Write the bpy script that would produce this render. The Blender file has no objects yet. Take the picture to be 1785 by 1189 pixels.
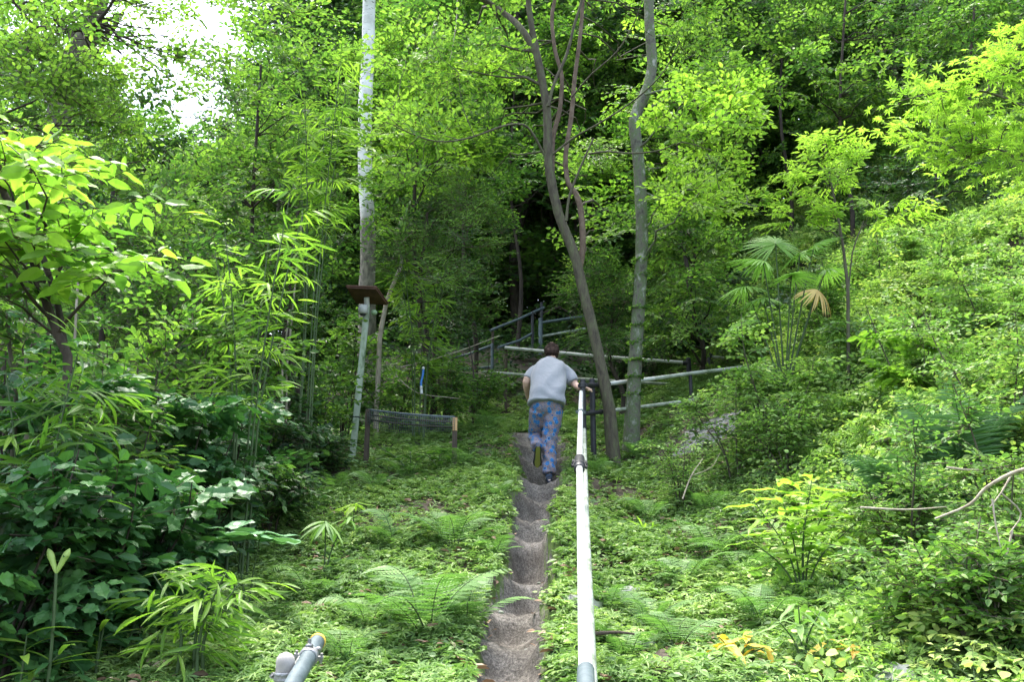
import bpy, math, random
import numpy as np
from mathutils import Vector
SC = bpy.context.scene
COL = SC.collection
PI = math.pi
# ------------------------------------------------------------------ camera
PITCH = math.radians(14.0)
FPX = 1485.0
CAMZ = 1.6
cd = bpy.data.cameras.new('camera'); cam = bpy.data.objects.new('camera', cd); COL.objects.link(cam)
cam.location = (0, 0, CAMZ); cam.rotation_euler = (PI/2 + PITCH, 0, 0)
cd.sensor_width = 36; cd.lens = 36*FPX/1785; cd.clip_start = 0.05; cd.clip_end = 2000
SC.camera = cam
# ------------------------------------------------------------------ light
SUN_EL, SUN_AZ = math.radians(72), math.radians(330)   # azimuth clockwise from +Y
w = bpy.data.worlds.new('World'); SC.world = w; w.use_nodes = True
nt = w.node_tree; nt.nodes.clear()
sk = nt.nodes.new('ShaderNodeTexSky'); sk.sky_type = 'NISHITA'; sk.sun_disc = False
sk.sun_elevation = SUN_EL; sk.sun_rotation = SUN_AZ; sk.air_density = 1.0; sk.dust_density = 4.0; sk.ozone_density = 1.0
hs = nt.nodes.new('ShaderNodeHueSaturation'); hs.inputs['Saturation'].default_value = 0.75
bg = nt.nodes.new('ShaderNodeBackground'); bg.inputs[1].default_value = 0.15
wo = nt.nodes.new('ShaderNodeOutputWorld')
nt.links.new(sk.outputs[0], hs.inputs['Color']); nt.links.new(hs.outputs[0], bg.inputs[0]); nt.links.new(bg.outputs[0], wo.inputs[0])
sl = bpy.data.lights.new('sun', 'SUN'); sl.energy = 1.15; sl.angle = math.radians(22); sl.color = (1.0, 0.96, 0.9)
so = bpy.data.objects.new('sun', sl); COL.objects.link(so)
sdir = Vector((math.sin(SUN_AZ)*math.cos(SUN_EL), math.cos(SUN_AZ)*math.cos(SUN_EL), math.sin(SUN_EL)))
so.rotation_euler = sdir.to_track_quat('Z', 'Y').to_euler(); so.location = sdir*60
SC.view_settings.view_transform = 'Standard'; SC.view_settings.look = 'None'; SC.view_settings.gamma = 1
SC.view_settings.exposure = 2.68
cy = SC.cycles
cy.max_bounces = 10; cy.diffuse_bounces = 6; cy.glossy_bounces = 3; cy.transmission_bounces = 6; cy.transparent_max_bounces = 8
cy.use_denoising = True; cy.denoiser = 'OPENIMAGEDENOISE'; cy.denoising_input_passes = 'RGB_ALBEDO_NORMAL'; cy.denoising_prefilter = 'ACCURATE'; cy.sample_clamp_indirect = 6; cy.use_adaptive_sampling = False
cy.caustics_reflective = False; cy.caustics_refractive = False

# ------------------------------------------------------------------ helpers
CP, SP = math.cos(PITCH), math.sin(PITCH)
def at(px, py, Y):
    """world point seen at photo pixel (px,py) at forward distance Y"""
    a = (px-892.5)/FPX; b = (594.5-py)/FPX
    d = np.array([a, CP - b*SP, SP + b*CP]); s = Y/d[1]
    return np.array([0, 0, CAMZ]) + d*s
def pxof(p):
    p = np.asarray(p, float) - np.array([0, 0, CAMZ])
    f = p[1]*CP + p[2]*SP; u = -p[1]*SP + p[2]*CP
    return 892.5 + FPX*p[0]/f, 594.5 - FPX*u/f
def nrm(v):
    v = np.asarray(v, float); return v/np.maximum(np.linalg.norm(v, axis=-1, keepdims=True), 1e-9)
GY = [-60, -5, 0, 4.2, 4.9, 5.6, 6.3, 7.3, 7.9, 8.6, 9.4, 11.2, 13.5, 14.5, 16, 20, 30, 45, 80, 400]
GZ = [-12, -1.2, 0, 1.0, 1.12, 1.25, 1.42, 1.75, 1.93, 2.15, 2.39, 3.05, 3.6, 4.1, 5.3, 6.5, 9.5, 14, 24, 60]
def G(y): return np.interp(y, GY, GZ)
def nz(x, y, s=1.0, k=0.0):
    return (np.sin(x*1.7*s+y*0.9*s+k)+np.sin(x*-0.8*s+y*2.1*s+1.3+k*2)+np.sin(x*2.9*s-y*2.3*s+2.1+k)*0.6+np.sin(x*5.1*s+y*4.3*s+k*3)*0.35)/2.95
def H(x, y):
    x = np.asarray(x, float); y = np.asarray(y, float)
    k = np.interp(y, [2, 5, 10, 18, 30], [-0.12, 0.16, 0.50, 0.56, 0.5])
    r = np.sqrt(np.clip(x-1.3, 0, 16)**2+0.15)-math.sqrt(0.15)
    l = np.clip(-2.0-x, 0, 9); l = l*l/(l+0.6)
    kl = np.interp(y, [0, 16, 30, 60], [0.45, 0.45, 0.35, 0.2])
    return G(y) + r*k - l*kl + 0.05*nz(x, y) + 0.10*nz(x, y, 0.35, 2)*np.clip(np.abs(x)-0.8, 0, 2)
def ground_at(px, py, y0=2.0):
    Y = y0
    while Y < 80:
        p = at(px, py, Y)
        if p[2] <= H(p[0], p[1]): return np.array([p[0], p[1], float(H(p[0], p[1]))])
        Y += 0.05
    return at(px, py, 40)
def onground(px, Y):
    """ground point whose image column is px at forward distance Y"""
    x = (px-892.5)/FPX*Y
    for _ in range(6):
        z = float(H(x, Y)); f = Y*CP + (z-CAMZ)*SP; x = (px-892.5)/FPX*f
    return np.array([x, Y, float(H(x, Y))])

class MB:
    def __init__(s): s.v = []; s.f = []; s.n = 0
    def add(s, v, faces, mat=0, val=0.5, smooth=False):
        """v (n,3); faces list of arrays (m,k) or one; val scalar or per-face array list"""
        v = np.asarray(v, np.float32).reshape(-1, 3)
        if not isinstance(faces, list): faces = [faces]
        for i, f in enumerate(faces):
            f = np.asarray(f, np.int64); vv = val[i] if isinstance(val, list) else val
            vv = np.broadcast_to(np.asarray(vv, np.float32), (len(f),))
            s.f.append((f + s.n, mat, vv, smooth))
        s.v.append(v); s.n += len(v)
    def tube(s, pts, rad, n=8, mat=0, val=0.5, cap=True, wob=0.0, seed=0):
        pts = np.asarray(pts, float); m = len(pts)
        rad = np.broadcast_to(np.asarray(rad, float), (m,))
        t = np.gradient(pts, axis=0); t = nrm(t)
        ref = np.array([0.3, 0.2, 1.0]) if abs(t[0][2]) < 0.8 else np.array([1.0, 0.1, 0.2])
        u = np.zeros_like(pts); cur = nrm(ref - t[0]*np.dot(ref, t[0]))
        for i in range(m):
            cur = nrm(cur - t[i]*np.dot(cur, t[i])); u[i] = cur
        w_ = np.cross(t, u)
        a = np.linspace(0, 2*PI, n, endpoint=False)
        R = rad[:, None]*np.ones(n)
        if wob:
            rg = np.random.default_rng(seed+7); R = R*(1+wob*rg.normal(size=(m, n)))
        v = pts[:, None]+R[..., None]*(np.cos(a)[None, :, None]*u[:, None]+np.sin(a)[None, :, None]*w_[:, None])
        i = np.arange(m-1)[:, None]*n; j = np.arange(n)[None]; j2 = (j+1) % n
        q = np.stack([i+j, i+j2, i+n+j2, i+n+j], -1).reshape(-1, 4)
        s.add(v.reshape(-1, 3), q, mat, val, True)
        if cap and n > 3:
            s.add(v[0], np.arange(n)[None, ::-1], mat, val); s.add(v[-1], np.arange(n)[None], mat, val)
    def twigs(s, A, B, r, mat=1, val=0.5):
        """thin 3-sided straight twigs from A to B, arrays (n,3)"""
        A = np.asarray(A); B = np.asarray(B); t = nrm(B-A); ref = np.tile([0.1, 0.3, 1.0], (len(A), 1))
        u = nrm(np.cross(t, ref)); w_ = np.cross(t, u); V = []
        for P, k in ((A, 1.0), (B, 0.45)):
            for a in (0, 2*PI/3, 4*PI/3): V.append(P+r*k*(math.cos(a)*u+math.sin(a)*w_))
        V = np.stack(V, 1); b = np.arange(len(A))[:, None]*6
        q = np.concatenate([b+np.array([[0, 1, 4, 3]]), b+np.array([[1, 2, 5, 4]]), b+np.array([[2, 0, 3, 5]])])
        s.add(V.reshape(-1, 3), q, mat, val)
    def box(s, c, sx, sy, sz, mat=0, ax=None, val=0.5):
        c = np.asarray(c, float); ax = np.eye(3) if ax is None else np.asarray(ax, float)
        v = [c+ax[0]*i*sx/2+ax[1]*j*sy/2+ax[2]*k*sz/2 for i in (-1, 1) for j in (-1, 1) for k in (-1, 1)]
        f = [[0, 1, 3, 2], [4, 6, 7, 5], [0, 4, 5, 1], [2, 3, 7, 6], [0, 2, 6, 4], [1, 5, 7, 3]]
        s.add(v, np.array(f), mat, val)
    def ball(s, c, r, n=12, mat=0, val=0.5, ax=None):
        c = np.asarray(c, float); r = np.broadcast_to(np.asarray(r, float), (3,)); ax = np.eye(3) if ax is None else np.asarray(ax, float)
        m = n//2+1; th = np.linspace(0.02, PI-0.02, m); ph = np.linspace(0, 2*PI, n, endpoint=False)
        T, Pp = np.meshgrid(th, ph, indexing='ij')
        d = np.stack([np.sin(T)*np.cos(Pp)*r[0], np.sin(T)*np.sin(Pp)*r[1], np.cos(T)*r[2]], -1).reshape(-1, 3)
        i = np.arange(m-1)[:, None]*n; j = np.arange(n)[None]; j2 = (j+1) % n
        q = np.stack([i+j, i+n+j, i+n+j2, i+j2], -1).reshape(-1, 4)
        v = c+d@ax; s.add(v, q, mat, val, True)
        s.add(v[:n], np.arange(n)[None], mat, val, True); s.add(v[-n:], np.arange(n)[None, ::-1], mat, val, True)
    def leaves(s, T, P, D, N, S, val, mat=0, bend=None):
        """T template (verts(k,3), faces list); P,D,N (n,3); S (n,) sizes; val (n,)"""
        tv, tf = T; P = np.asarray(P, float); n = len(P)
        if n == 0: return
        D = nrm(D); N = nrm(N - D*np.sum(N*D, 1, keepdims=True)); B = np.cross(N, D)
        S = np.broadcast_to(np.asarray(S, float), (n,))[:, None, None]
        V = P[:, None]+S*(tv[None, :, 0:1]*D[:, None]+tv[None, :, 1:2]*B[:, None]+tv[None, :, 2:3]*N[:, None])
        k = len(tv); F = []; W = []
        val = np.broadcast_to(np.asarray(val, float), (n,))
        for f in tf:
            f = np.asarray(f); F.append((np.arange(n)[:, None, None]*k+f[None]).reshape(-1, f.shape[1])); W.append(np.repeat(val, len(f)))
        s.add(V.reshape(-1, 3), F, mat, W)
    def mesh(s, name, mats):
        me = bpy.data.meshes.new(name)
        V = np.concatenate(s.v).astype(np.float32) if s.v else np.zeros((0, 3), np.float32)
        nf = sum(len(f[0]) for f in s.f); nl = sum(f[0].size for f in s.f)
        me.vertices.add(len(V)); me.vertices.foreach_set('co', V.ravel())
        me.loops.add(nl); me.polygons.add(nf)
        me.loops.foreach_set('vertex_index', np.concatenate([f[0].ravel() for f in s.f]).astype(np.int32))
        tot = np.concatenate([np.full(len(f[0]), f[0].shape[1]) for f in s.f]).astype(np.int32)
        me.polygons.foreach_set('loop_start', (np.cumsum(tot)-tot).astype(np.int32))
        me.polygons.foreach_set('material_index', np.concatenate([np.full(len(f[0]), f[1]) for f in s.f]).astype(np.int32))
        me.polygons.foreach_set('use_smooth', np.concatenate([np.full(len(f[0]), f[3]) for f in s.f]))
        at_ = me.attributes.new('v', 'FLOAT', 'FACE'); at_.data.foreach_set('value', np.concatenate([f[2] for f in s.f]).astype(np.float32))
        for m in mats: me.materials.append(m)
        me.update(calc_edges=True); me.validate()
        return me
    def obj(s, name, mats, parent=None, loc=None):
        if not isinstance(mats, (list, tuple)): mats = [mats]
        if loc is not None:
            s.v = [v-np.asarray(loc, np.float32) for v in s.v]
        o = bpy.data.objects.new(name, s.mesh(name, mats)); COL.objects.link(o)
        if parent is not None: o.parent = parent
        elif loc is not None: o.location = tuple(loc)
        return o
def empty(name, loc):
    o = bpy.data.objects.new(name, None); COL.objects.link(o); o.location = tuple(float(c) for c in loc); o.empty_display_size = 0.2
    return o
def tag(o, label=None, cat=None, group=None, kind=None):
    if label: o['label'] = label
    if cat: o['category'] = cat
    if group: o['group'] = group
    if kind: o['kind'] = kind
    return o
def loc_of(o): return np.array(o.location)

# ------------------------------------------------------------------ materials
def newmat(name):
    m = bpy.data.materials.new(name); m.use_nodes = True; t = m.node_tree; t.nodes.clear()
    return m, t, t.nodes.new('ShaderNodeOutputMaterial')
def ramp(t, cols, fac):
    r = t.nodes.new('ShaderNodeValToRGB'); cr = r.color_ramp
    while len(cr.elements) < len(cols): cr.elements.new(0.5)
    for e, (p, c) in zip(cr.elements, cols): e.position = p; e.color = (*c, 1)
    t.links.new(fac, r.inputs[0]); return r.outputs[0]
def leafmat(name, cols, trans=0.4, rough=0.45, tint=(1.0, 1.2, 0.62), spec=0.4):
    m, t, out = newmat(name)
    a = t.nodes.new('ShaderNodeAttribute'); a.attribute_name = 'v'
    oi = t.nodes.new('ShaderNodeObjectInfo')
    ad = t.nodes.new('ShaderNodeMath'); ad.operation = 'MULTIPLY_ADD'; ad.inputs[1].default_value = 0.16
    t.links.new(oi.outputs['Random'], ad.inputs[0]); t.links.new(a.outputs['Fac'], ad.inputs[2])
    sb = t.nodes.new('ShaderNodeMath'); sb.operation = 'SUBTRACT'; sb.inputs[1].default_value = 0.08; t.links.new(ad.outputs[0], sb.inputs[0])
    c = ramp(t, cols, sb.outputs[0])
    p = t.nodes.new('ShaderNodeBsdfPrincipled'); p.inputs['Roughness'].default_value = rough; p.inputs['Specular IOR Level'].default_value = spec
    t.links.new(c, p.inputs['Base Color'])
    mu = t.nodes.new('ShaderNodeMix'); mu.data_type = 'RGBA'; mu.blend_type = 'MULTIPLY'; mu.inputs[0].default_value = 1; mu.clamp_result = False
    t.links.new(c, mu.inputs[6]); mu.inputs[7].default_value = (*tint, 1)
    tr = t.nodes.new('ShaderNodeBsdfTranslucent'); t.links.new(mu.outputs[2], tr.inputs[0])
    mx = t.nodes.new('ShaderNodeMixShader'); mx.inputs[0].default_value = trans
    t.links.new(p.outputs[0], mx.inputs[1]); t.links.new(tr.outputs[0], mx.inputs[2]); t.links.new(mx.outputs[0], out.inputs[0])
    return m
def noisemat(name, cols, scale=4, detail=6, rough=0.8, bump=0.3, stretch=(1, 1, 1), bscale=None, spec=0.3, bdist=0.02, metal=0.0):
    m, t, out = newmat(name)
    tc = t.nodes.new('ShaderNodeTexCoord'); mp = t.nodes.new('ShaderNodeMapping'); mp.inputs['Scale'].default_value = stretch
    t.links.new(tc.outputs['Object'], mp.inputs[0])
    n = t.nodes.new('ShaderNodeTexNoise'); n.inputs['Scale'].default_value = scale; n.inputs['Detail'].default_value = detail; n.inputs['Roughness'].default_value = 0.65
    t.links.new(mp.outputs[0], n.inputs[0])
    p = t.nodes.new('ShaderNodeBsdfPrincipled'); p.inputs['Roughness'].default_value = rough; p.inputs['Specular IOR Level'].default_value = spec; p.inputs['Metallic'].default_value = metal
    t.links.new(ramp(t, cols, n.outputs[0]), p.inputs['Base Color'])
    if bump:
        b = t.nodes.new('ShaderNodeBump'); b.inputs['Strength'].default_value = bump; b.inputs['Distance'].default_value = bdist
        n2 = t.nodes.new('ShaderNodeTexNoise'); n2.inputs['Scale'].default_value = bscale or scale*3; n2.inputs['Detail'].default_value = 8
        t.links.new(mp.outputs[0], n2.inputs[0]); t.links.new(n2.outputs[0], b.inputs['Height']); t.links.new(b.outputs[0], p.inputs['Normal'])
    t.links.new(p.outputs[0], out.inputs[0]); return m

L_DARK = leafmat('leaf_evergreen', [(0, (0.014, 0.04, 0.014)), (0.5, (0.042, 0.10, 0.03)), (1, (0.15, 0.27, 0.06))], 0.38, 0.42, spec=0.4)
L_MID = leafmat('leaf_broad', [(0, (0.03, 0.085, 0.02)), (0.5, (0.088, 0.185, 0.038)), (1, (0.25, 0.39, 0.07))], 0.52, 0.45)
L_BRIGHT = leafmat('leaf_young', [(0, (0.07, 0.17, 0.03)), (0.5, (0.18, 0.32, 0.045)), (0.9, (0.31, 0.46, 0.07)), (1, (0.35, 0.50, 0.09))], 0.56, 0.45)
L_GROUND = leafmat('leaf_ground', [(0, (0.04, 0.09, 0.028)), (0.5, (0.15, 0.26, 0.075)), (0.9, (0.32, 0.44, 0.15)), (1, (0.46, 0.54, 0.22))], 0.35, 0.45)
L_BANK = leafmat('leaf_bank', [(0, (0.06, 0.14, 0.035)), (0.5, (0.18, 0.32, 0.075)), (0.9, (0.36, 0.50, 0.13)), (1, (0.48, 0.56, 0.16))], 0.4, 0.45)
L_FERN = leafmat('leaf_fern', [(0, (0.05, 0.12, 0.04)), (0.5, (0.13, 0.25, 0.07)), (1, (0.27, 0.42, 0.13))], 0.4, 0.5)
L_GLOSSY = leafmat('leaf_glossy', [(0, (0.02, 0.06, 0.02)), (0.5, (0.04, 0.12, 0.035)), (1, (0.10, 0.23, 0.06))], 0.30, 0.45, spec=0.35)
L_BLUE = leafmat('leaf_bluegreen', [(0, (0.06, 0.16, 0.07)), (1, (0.13, 0.28, 0.13))], 0.25, 0.4, spec=0.5)
L_YELLOW = leafmat('leaf_yellowed', [(0, (0.30, 0.16, 0.04)), (0.5, (0.65, 0.45, 0.06)), (1, (0.6, 0.6, 0.12))], 0.35, 0.5, tint=(1.2, 1.1, 0.5))
L_DEAD = leafmat('leaf_fallen', [(0, (0.08, 0.05, 0.03)), (0.5, (0.24, 0.15, 0.09)), (1, (0.50, 0.40, 0.30))], 0.1, 0.7, tint=(1, .9, .7))
L_STRAW = leafmat('frond_dead', [(0, (0.4, 0.26, 0.08)), (1, (0.75, 0.58, 0.22))], 0.3, 0.6, tint=(1, .9, .6))
TWIG = noisemat('twig_bark', [(0.3, (0.05, 0.04, 0.03)), (0.7, (0.14, 0.11, 0.08))], 8, rough=0.9, bump=0)
TWIG_G = noisemat('twig_green', [(0.3, (0.035, 0.06, 0.022)), (0.7, (0.07, 0.11, 0.04))], 8, rough=0.7, bump=0)
BARK = noisemat('bark_brown', [(0.3, (0.035, 0.03, 0.022)), (0.5, (0.080, 0.071, 0.048)), (0.62, (0.09, 0.10, 0.05)), (0.75, (0.17, 0.155, 0.115))], 6, rough=0.9, bump=0.6, stretch=(3, 3, 1), bscale=14)
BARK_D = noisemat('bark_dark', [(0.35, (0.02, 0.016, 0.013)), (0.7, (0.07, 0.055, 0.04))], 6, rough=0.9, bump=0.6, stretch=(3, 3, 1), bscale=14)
BARK_R = noisemat('bark_reddish', [(0.3, (0.07, 0.045, 0.032)), (0.6, (0.16, 0.118, 0.085)), (0.8, (0.26, 0.22, 0.17))], 7, rough=0.85, bump=0.4, stretch=(2, 2, 1), bscale=18)
BARK_L = noisemat('bark_lichen', [(0.32, (0.05, 0.05, 0.038)), (0.46, (0.12, 0.12, 0.09)), (0.54, (0.08, 0.12, 0.045)), (0.6, (0.16, 0.17, 0.13)), (0.72, (0.34, 0.35, 0.30))], 7, rough=0.9, bump=0.5, stretch=(1.6, 1.6, 1), bscale=22)
BARK_P = noisemat('bark_pale', [(0.3, (0.2, 0.17, 0.12)), (0.7, (0.42, 0.37, 0.29))], 8, rough=0.85, bump=0.4, stretch=(3, 3, 1), bscale=18)
def whitebark():
    m, t, out = newmat('bark_white'); L = t.links.new
    tc = t.nodes.new('ShaderNodeTexCoord')
    def noise(sc, st, det=5):
        mp = t.nodes.new('ShaderNodeMapping'); mp.inputs['Scale'].default_value = st; L(tc.outputs['Object'], mp.inputs[0])
        n = t.nodes.new('ShaderNodeTexNoise'); n.inputs['Scale'].default_value = sc; n.inputs['Detail'].default_value = det; L(mp.outputs[0], n.inputs[0]); return n.outputs[0]
    base = ramp(t, [(0.35, (0.50, 0.51, 0.47)), (0.6, (0.72, 0.72, 0.68))], noise(5, (1, 1, 1)))
    lent = ramp(t, [(0.60, (0, 0, 0)), (0.67, (1, 1, 1))], noise(7, (1.2, 1.2, 5)))
    mx = t.nodes.new('ShaderNodeMix'); mx.data_type = 'RGBA'; L(lent, mx.inputs[0]); L(base, mx.inputs[6]); mx.inputs[7].default_value = (0.12, 0.13, 0.09, 1)
    # weathered brown-grey bark below
    sep = t.nodes.new('ShaderNodeSeparateXYZ'); L(tc.outputs['Object'], sep.inputs[0])
    n3 = noise(2.5, (1, 1, 1))
    ma = t.nodes.new('ShaderNodeMath'); ma.operation = 'MULTIPLY_ADD'; ma.inputs[1].default_value = 1.6; L(n3, ma.inputs[0]); L(sep.outputs[2], ma.inputs[2])
    mr = t.nodes.new('ShaderNodeMapRange'); mr.inputs[1].default_value = 4.35; mr.inputs[2].default_value = 5.0; L(ma.outputs[0], mr.inputs[0])
    low = ramp(t, [(0.35, (0.07, 0.065, 0.045)), (0.65, (0.22, 0.2, 0.15))], noise(9, (2, 2, 1)))
    m2 = t.nodes.new('ShaderNodeMix'); m2.data_type = 'RGBA'; L(mr.outputs[0], m2.inputs[0]); L(low, m2.inputs[6]); L(mx.outputs[2], m2.inputs[7])
    p = t.nodes.new('ShaderNodeBsdfPrincipled'); p.inputs['Roughness'].default_value = 0.75; L(m2.outputs[2], p.inputs['Base Color'])
    b = t.nodes.new('ShaderNodeBump'); b.inputs['Strength'].default_value = 0.4; b.inputs['Distance'].default_value = 0.02; L(noise(20, (1, 1, 2)), b.inputs['Height']); L(b.outputs[0], p.inputs['Normal'])
    L(p.outputs[0], out.inputs[0]); return m
BARK_W = whitebark()
SOIL = noisemat('soil', [(0.3, (0.035, 0.028, 0.018)), (0.5, (0.08, 0.065, 0.045)), (0.6, (0.05, 0.085, 0.03)), (0.75, (0.09, 0.13, 0.05))], 1.6, 8, rough=0.95, bump=0.8, bscale=12, bdist=0.05)
def pathmat():
    m, t, out = newmat('path_soil'); L = t.links.new
    tc = t.nodes.new('ShaderNodeTexCoord')
    def noise(sc, det=8, ro=0.65):
        n = t.nodes.new('ShaderNodeTexNoise'); n.inputs['Scale'].default_value = sc; n.inputs['Detail'].default_value = det; n.inputs['Roughness'].default_value = ro; L(tc.outputs['Object'], n.inputs[0]); return n.outputs[0]
    base0 = ramp(t, [(0.3, (0.062, 0.056, 0.048)), (0.5, (0.12, 0.112, 0.100)), (0.7, (0.205, 0.195, 0.178))], noise(6))
    grit = ramp(t, [(0.36, (0.45, 0.43, 0.40)), (0.5, (0.95, 0.93, 0.9)), (0.62, (1.6, 1.55, 1.5))], noise(75, 4, .8))
    mg = t.nodes.new('ShaderNodeMix'); mg.data_type = 'RGBA'; mg.blend_type = 'MULTIPLY'; mg.inputs[0].default_value = 1; mg.clamp_result = False; L(base0, mg.inputs[6]); L(grit, mg.inputs[7]); base = mg.outputs[2]
    a = t.nodes.new('ShaderNodeAttribute'); a.attribute_name = 'v'
    mu = t.nodes.new('ShaderNodeMath'); mu.operation = 'MULTIPLY_ADD'; L(noise(9), mu.inputs[0]); mu.inputs[1].default_value = 1.3; L(a.outputs['Fac'], mu.inputs[2])
    mr = t.nodes.new('ShaderNodeMapRange'); mr.inputs[1].default_value = 1.15; mr.inputs[2].default_value = 1.45; L(mu.outputs[0], mr.inputs[0])
    mx = t.nodes.new('ShaderNodeMix'); mx.data_type = 'RGBA'; L(mr.outputs[0], mx.inputs[0]); L(base, mx.inputs[6])
    L(ramp(t, [(0.3, (0.05, 0.09, 0.02)), (0.7, (0.14, 0.2, 0.05))], noise(25)), mx.inputs[7])
    p = t.nodes.new('ShaderNodeBsdfPrincipled'); p.inputs['Roughness'].default_value = 0.9; p.inputs['Specular IOR Level'].default_value = 0.25; L(mx.outputs[2], p.inputs['Base Color'])
    b = t.nodes.new('ShaderNodeBump'); b.inputs['Strength'].default_value = 0.9; b.inputs['Distance'].default_value = 0.025; L(noise(34, 12, 0.75), b.inputs['Height']); L(b.outputs[0], p.inputs['Normal'])
    L(p.outputs[0], out.inputs[0]); return m
PATH = pathmat()
ROCK = noisemat('rock_mossy', [(0.3, (0.10, 0.10, 0.085)), (0.5, (0.24, 0.25, 0.22)), (0.62, (0.14, 0.18, 0.09)), (0.8, (0.33, 0.34, 0.3))], 5, rough=0.9, bump=0.7, bscale=16)
PIPE_W = noisemat('pipe_white', [(0.30, (0.16, 0.18, 0.13)), (0.38, (0.42, 0.44, 0.41)), (0.7, (0.60, 0.61, 0.61))], 9, rough=0.35, bump=0.05, stretch=(1, 1, 1), spec=0.5)
PIPE_M = noisemat('pipe_weathered', [(0.3, (0.10, 0.14, 0.07)), (0.48, (0.28, 0.31, 0.25)), (0.75, (0.46, 0.49, 0.45))], 9, rough=0.5, bump=0.1)
PIPE_G = noisemat('pipe_galvanised', [(0.3, (0.045, 0.065, 0.07)), (0.55, (0.085, 0.115, 0.125)), (0.75, (0.15, 0.17, 0.165))], 9, rough=0.5, bump=0.15, metal=0.1, spec=0.5)
CLAMP = noisemat('clamp_steel', [(0.3, (0.14, 0.145, 0.14)), (0.7, (0.36, 0.36, 0.35))], 20, rough=0.4, bump=0.4, metal=0.5)
CAPM = noisemat('cap_offwhite', [(0.3, (0.2, 0.19, 0.17)), (0.7, (0.34, 0.32, 0.29))], 15, rough=0.5, bump=0.1)
YELLOW = noisemat('cap_yellow', [(0.3, (0.6, 0.38, 0.05)), (0.7, (0.8, 0.55, 0.1))], 15, rough=0.5, bump=0)
BLACK = noisemat('plastic_black', [(0.3, (0.012, 0.012, 0.014)), (0.7, (0.035, 0.036, 0.04))], 12, rough=0.45, bump=0.1)
RUST = noisemat('rusty_panel', [(0.3, (0.045, 0.022, 0.015)), (0.7, (0.14, 0.07, 0.05))], 9, rough=0.75, bump=0.3)
LAMPP = noisemat('post_paint_moss', [(0.34, (0.08, 0.13, 0.05)), (0.46, (0.28, 0.34, 0.24)), (0.7, (0.46, 0.50, 0.44))], 7, rough=0.6, bump=0.15, stretch=(1, 1, 0.5))
GREYP = noisemat('housing_grey', [(0.3, (0.30, 0.31, 0.29)), (0.7, (0.46, 0.46, 0.43))], 9, rough=0.5, bump=0.05)
WOODC = noisemat('cut_wood', [(0.3, (0.35, 0.20, 0.09)), (0.7, (0.55, 0.36, 0.18))], 6, rough=0.8, bump=0.2, stretch=(4, 4, 1))
WOODD = noisemat('post_wood_dark', [(0.3, (0.03, 0.024, 0.018)), (0.7, (0.09, 0.07, 0.05))], 6, rough=0.9, bump=0.5, stretch=(4, 4, 1))
WIRE = noisemat('wire_mesh', [(0.3, (0.04, 0.055, 0.05)), (0.7, (0.11, 0.14, 0.13))], 9, rough=0.5, bump=0, metal=0.3)
BLUE = noisemat('tube_blue', [(0.3, (0.02, 0.10, 0.35)), (0.7, (0.05, 0.2, 0.5))], 9, rough=0.4, bump=0)
# ------------------------------------------------------------------ terrain
rng = np.random.default_rng(5)
LIPS = [(3.0, 893, 1290), (3.6, 893, 1230), (4.2, 895, 1176), (4.9, 893, 1120), (5.6, 900, 1062), (6.3, 915, 1009), (7.25, 925, 931), (7.9, 928, 898), (8.6, 938, 865), (9.35, 945, 832), (10.2, 945, 797), (10.9, 938, 772)]
LY = np.array([l[0] for l in LIPS]); LX = np.array([at(l[1], l[2], l[0])[0] for l in LIPS]); LZ = G(LY)
def path_u(x, y):
    c = np.interp(y, LY, LX) + 0.02*np.sin(y*5.3)
    hw = np.interp(y, [3, 4.2, 5.6, 6.3, 8, 9.4, 11.2, 11.9], [0.20, 0.19, 0.21, 0.19, 0.20, 0.24, 0.36, 0.36])*(1+0.12*np.sin(y*7.7+1)+0.08*np.sin(y*17.0)+0.05*np.sin(y*41.0))
    return (x-c)/hw
def step_h(y):
    y = np.asarray(y, float); i = np.clip(np.searchsorted(LY, y, side='right')-1, 0, len(LY)-2)
    t = np.clip((y-LY[i])/(LY[i+1]-LY[i]), 0, 1); s = np.clip((t-0.79)/0.21, 0, 1); s = s*s*(3-2*s)
    return LZ[i]+(LZ[i+1]-LZ[i])*(-0.14*np.minimum(t/.79, 1)+1.14*s-0.03*np.sin(PI*np.clip(t/.79, 0, 1))*(0.6+0.5*np.sin(i*1.9))-0.05*(LZ[i+1]-LZ[i])*np.sin(PI*np.clip(t/.79, 0, 1)))
def HT(x, y):
    """full terrain height, with the worn steps cut in"""
    base = H(x, y); u = np.abs(path_u(x, y))
    ii = np.clip(np.searchsorted(LY, y, side='right')-1, 0, len(LY)-1); kk = 0.17+0.13*np.sin(ii*2.7+1.0); su = path_u(x, y)
    st = step_h(y + kk*np.minimum(u, 1.3)**2 + 0.07*np.sin(ii*4.1)*np.clip(su, -1.3, 1.3) + 0.035*nz(x*8, y*2, 1, 3)) - 0.05 + 0.09*np.minimum(u, 1.2)**2 + 0.020*nz(x*9, y*9) + 0.014*nz(x*31, y*27, 1, 5)
    bank = base + 0.07*np.exp(-((u-1.7)/0.8)**2) + 0.03*nz(x*3, y*3, 1, 4)*np.exp(-((x-0.2)/3)**2)
    k = np.clip((u-0.9)/0.55, 0, 1); k = k*k*(3-2*k)
    inside = np.clip((y-2.7)/0.3, 0, 1)*np.clip((11.7-y)/0.5, 0, 1)
    return bank*(1-(1-k)*inside) + st*(1-k)*inside
def axis(*seg):
    out = []
    for a, b, s in seg: out += list(np.arange(a, b-1e-6, s))
    return np.array(out)
xs = np.concatenate([-np.geomspace(300, 8, 26)[:-1], axis((-8, -0.7, 0.2), (-0.7, 1.0, 0.028), (1.0, 12, 0.2)), np.geomspace(12, 300, 24)])
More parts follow.
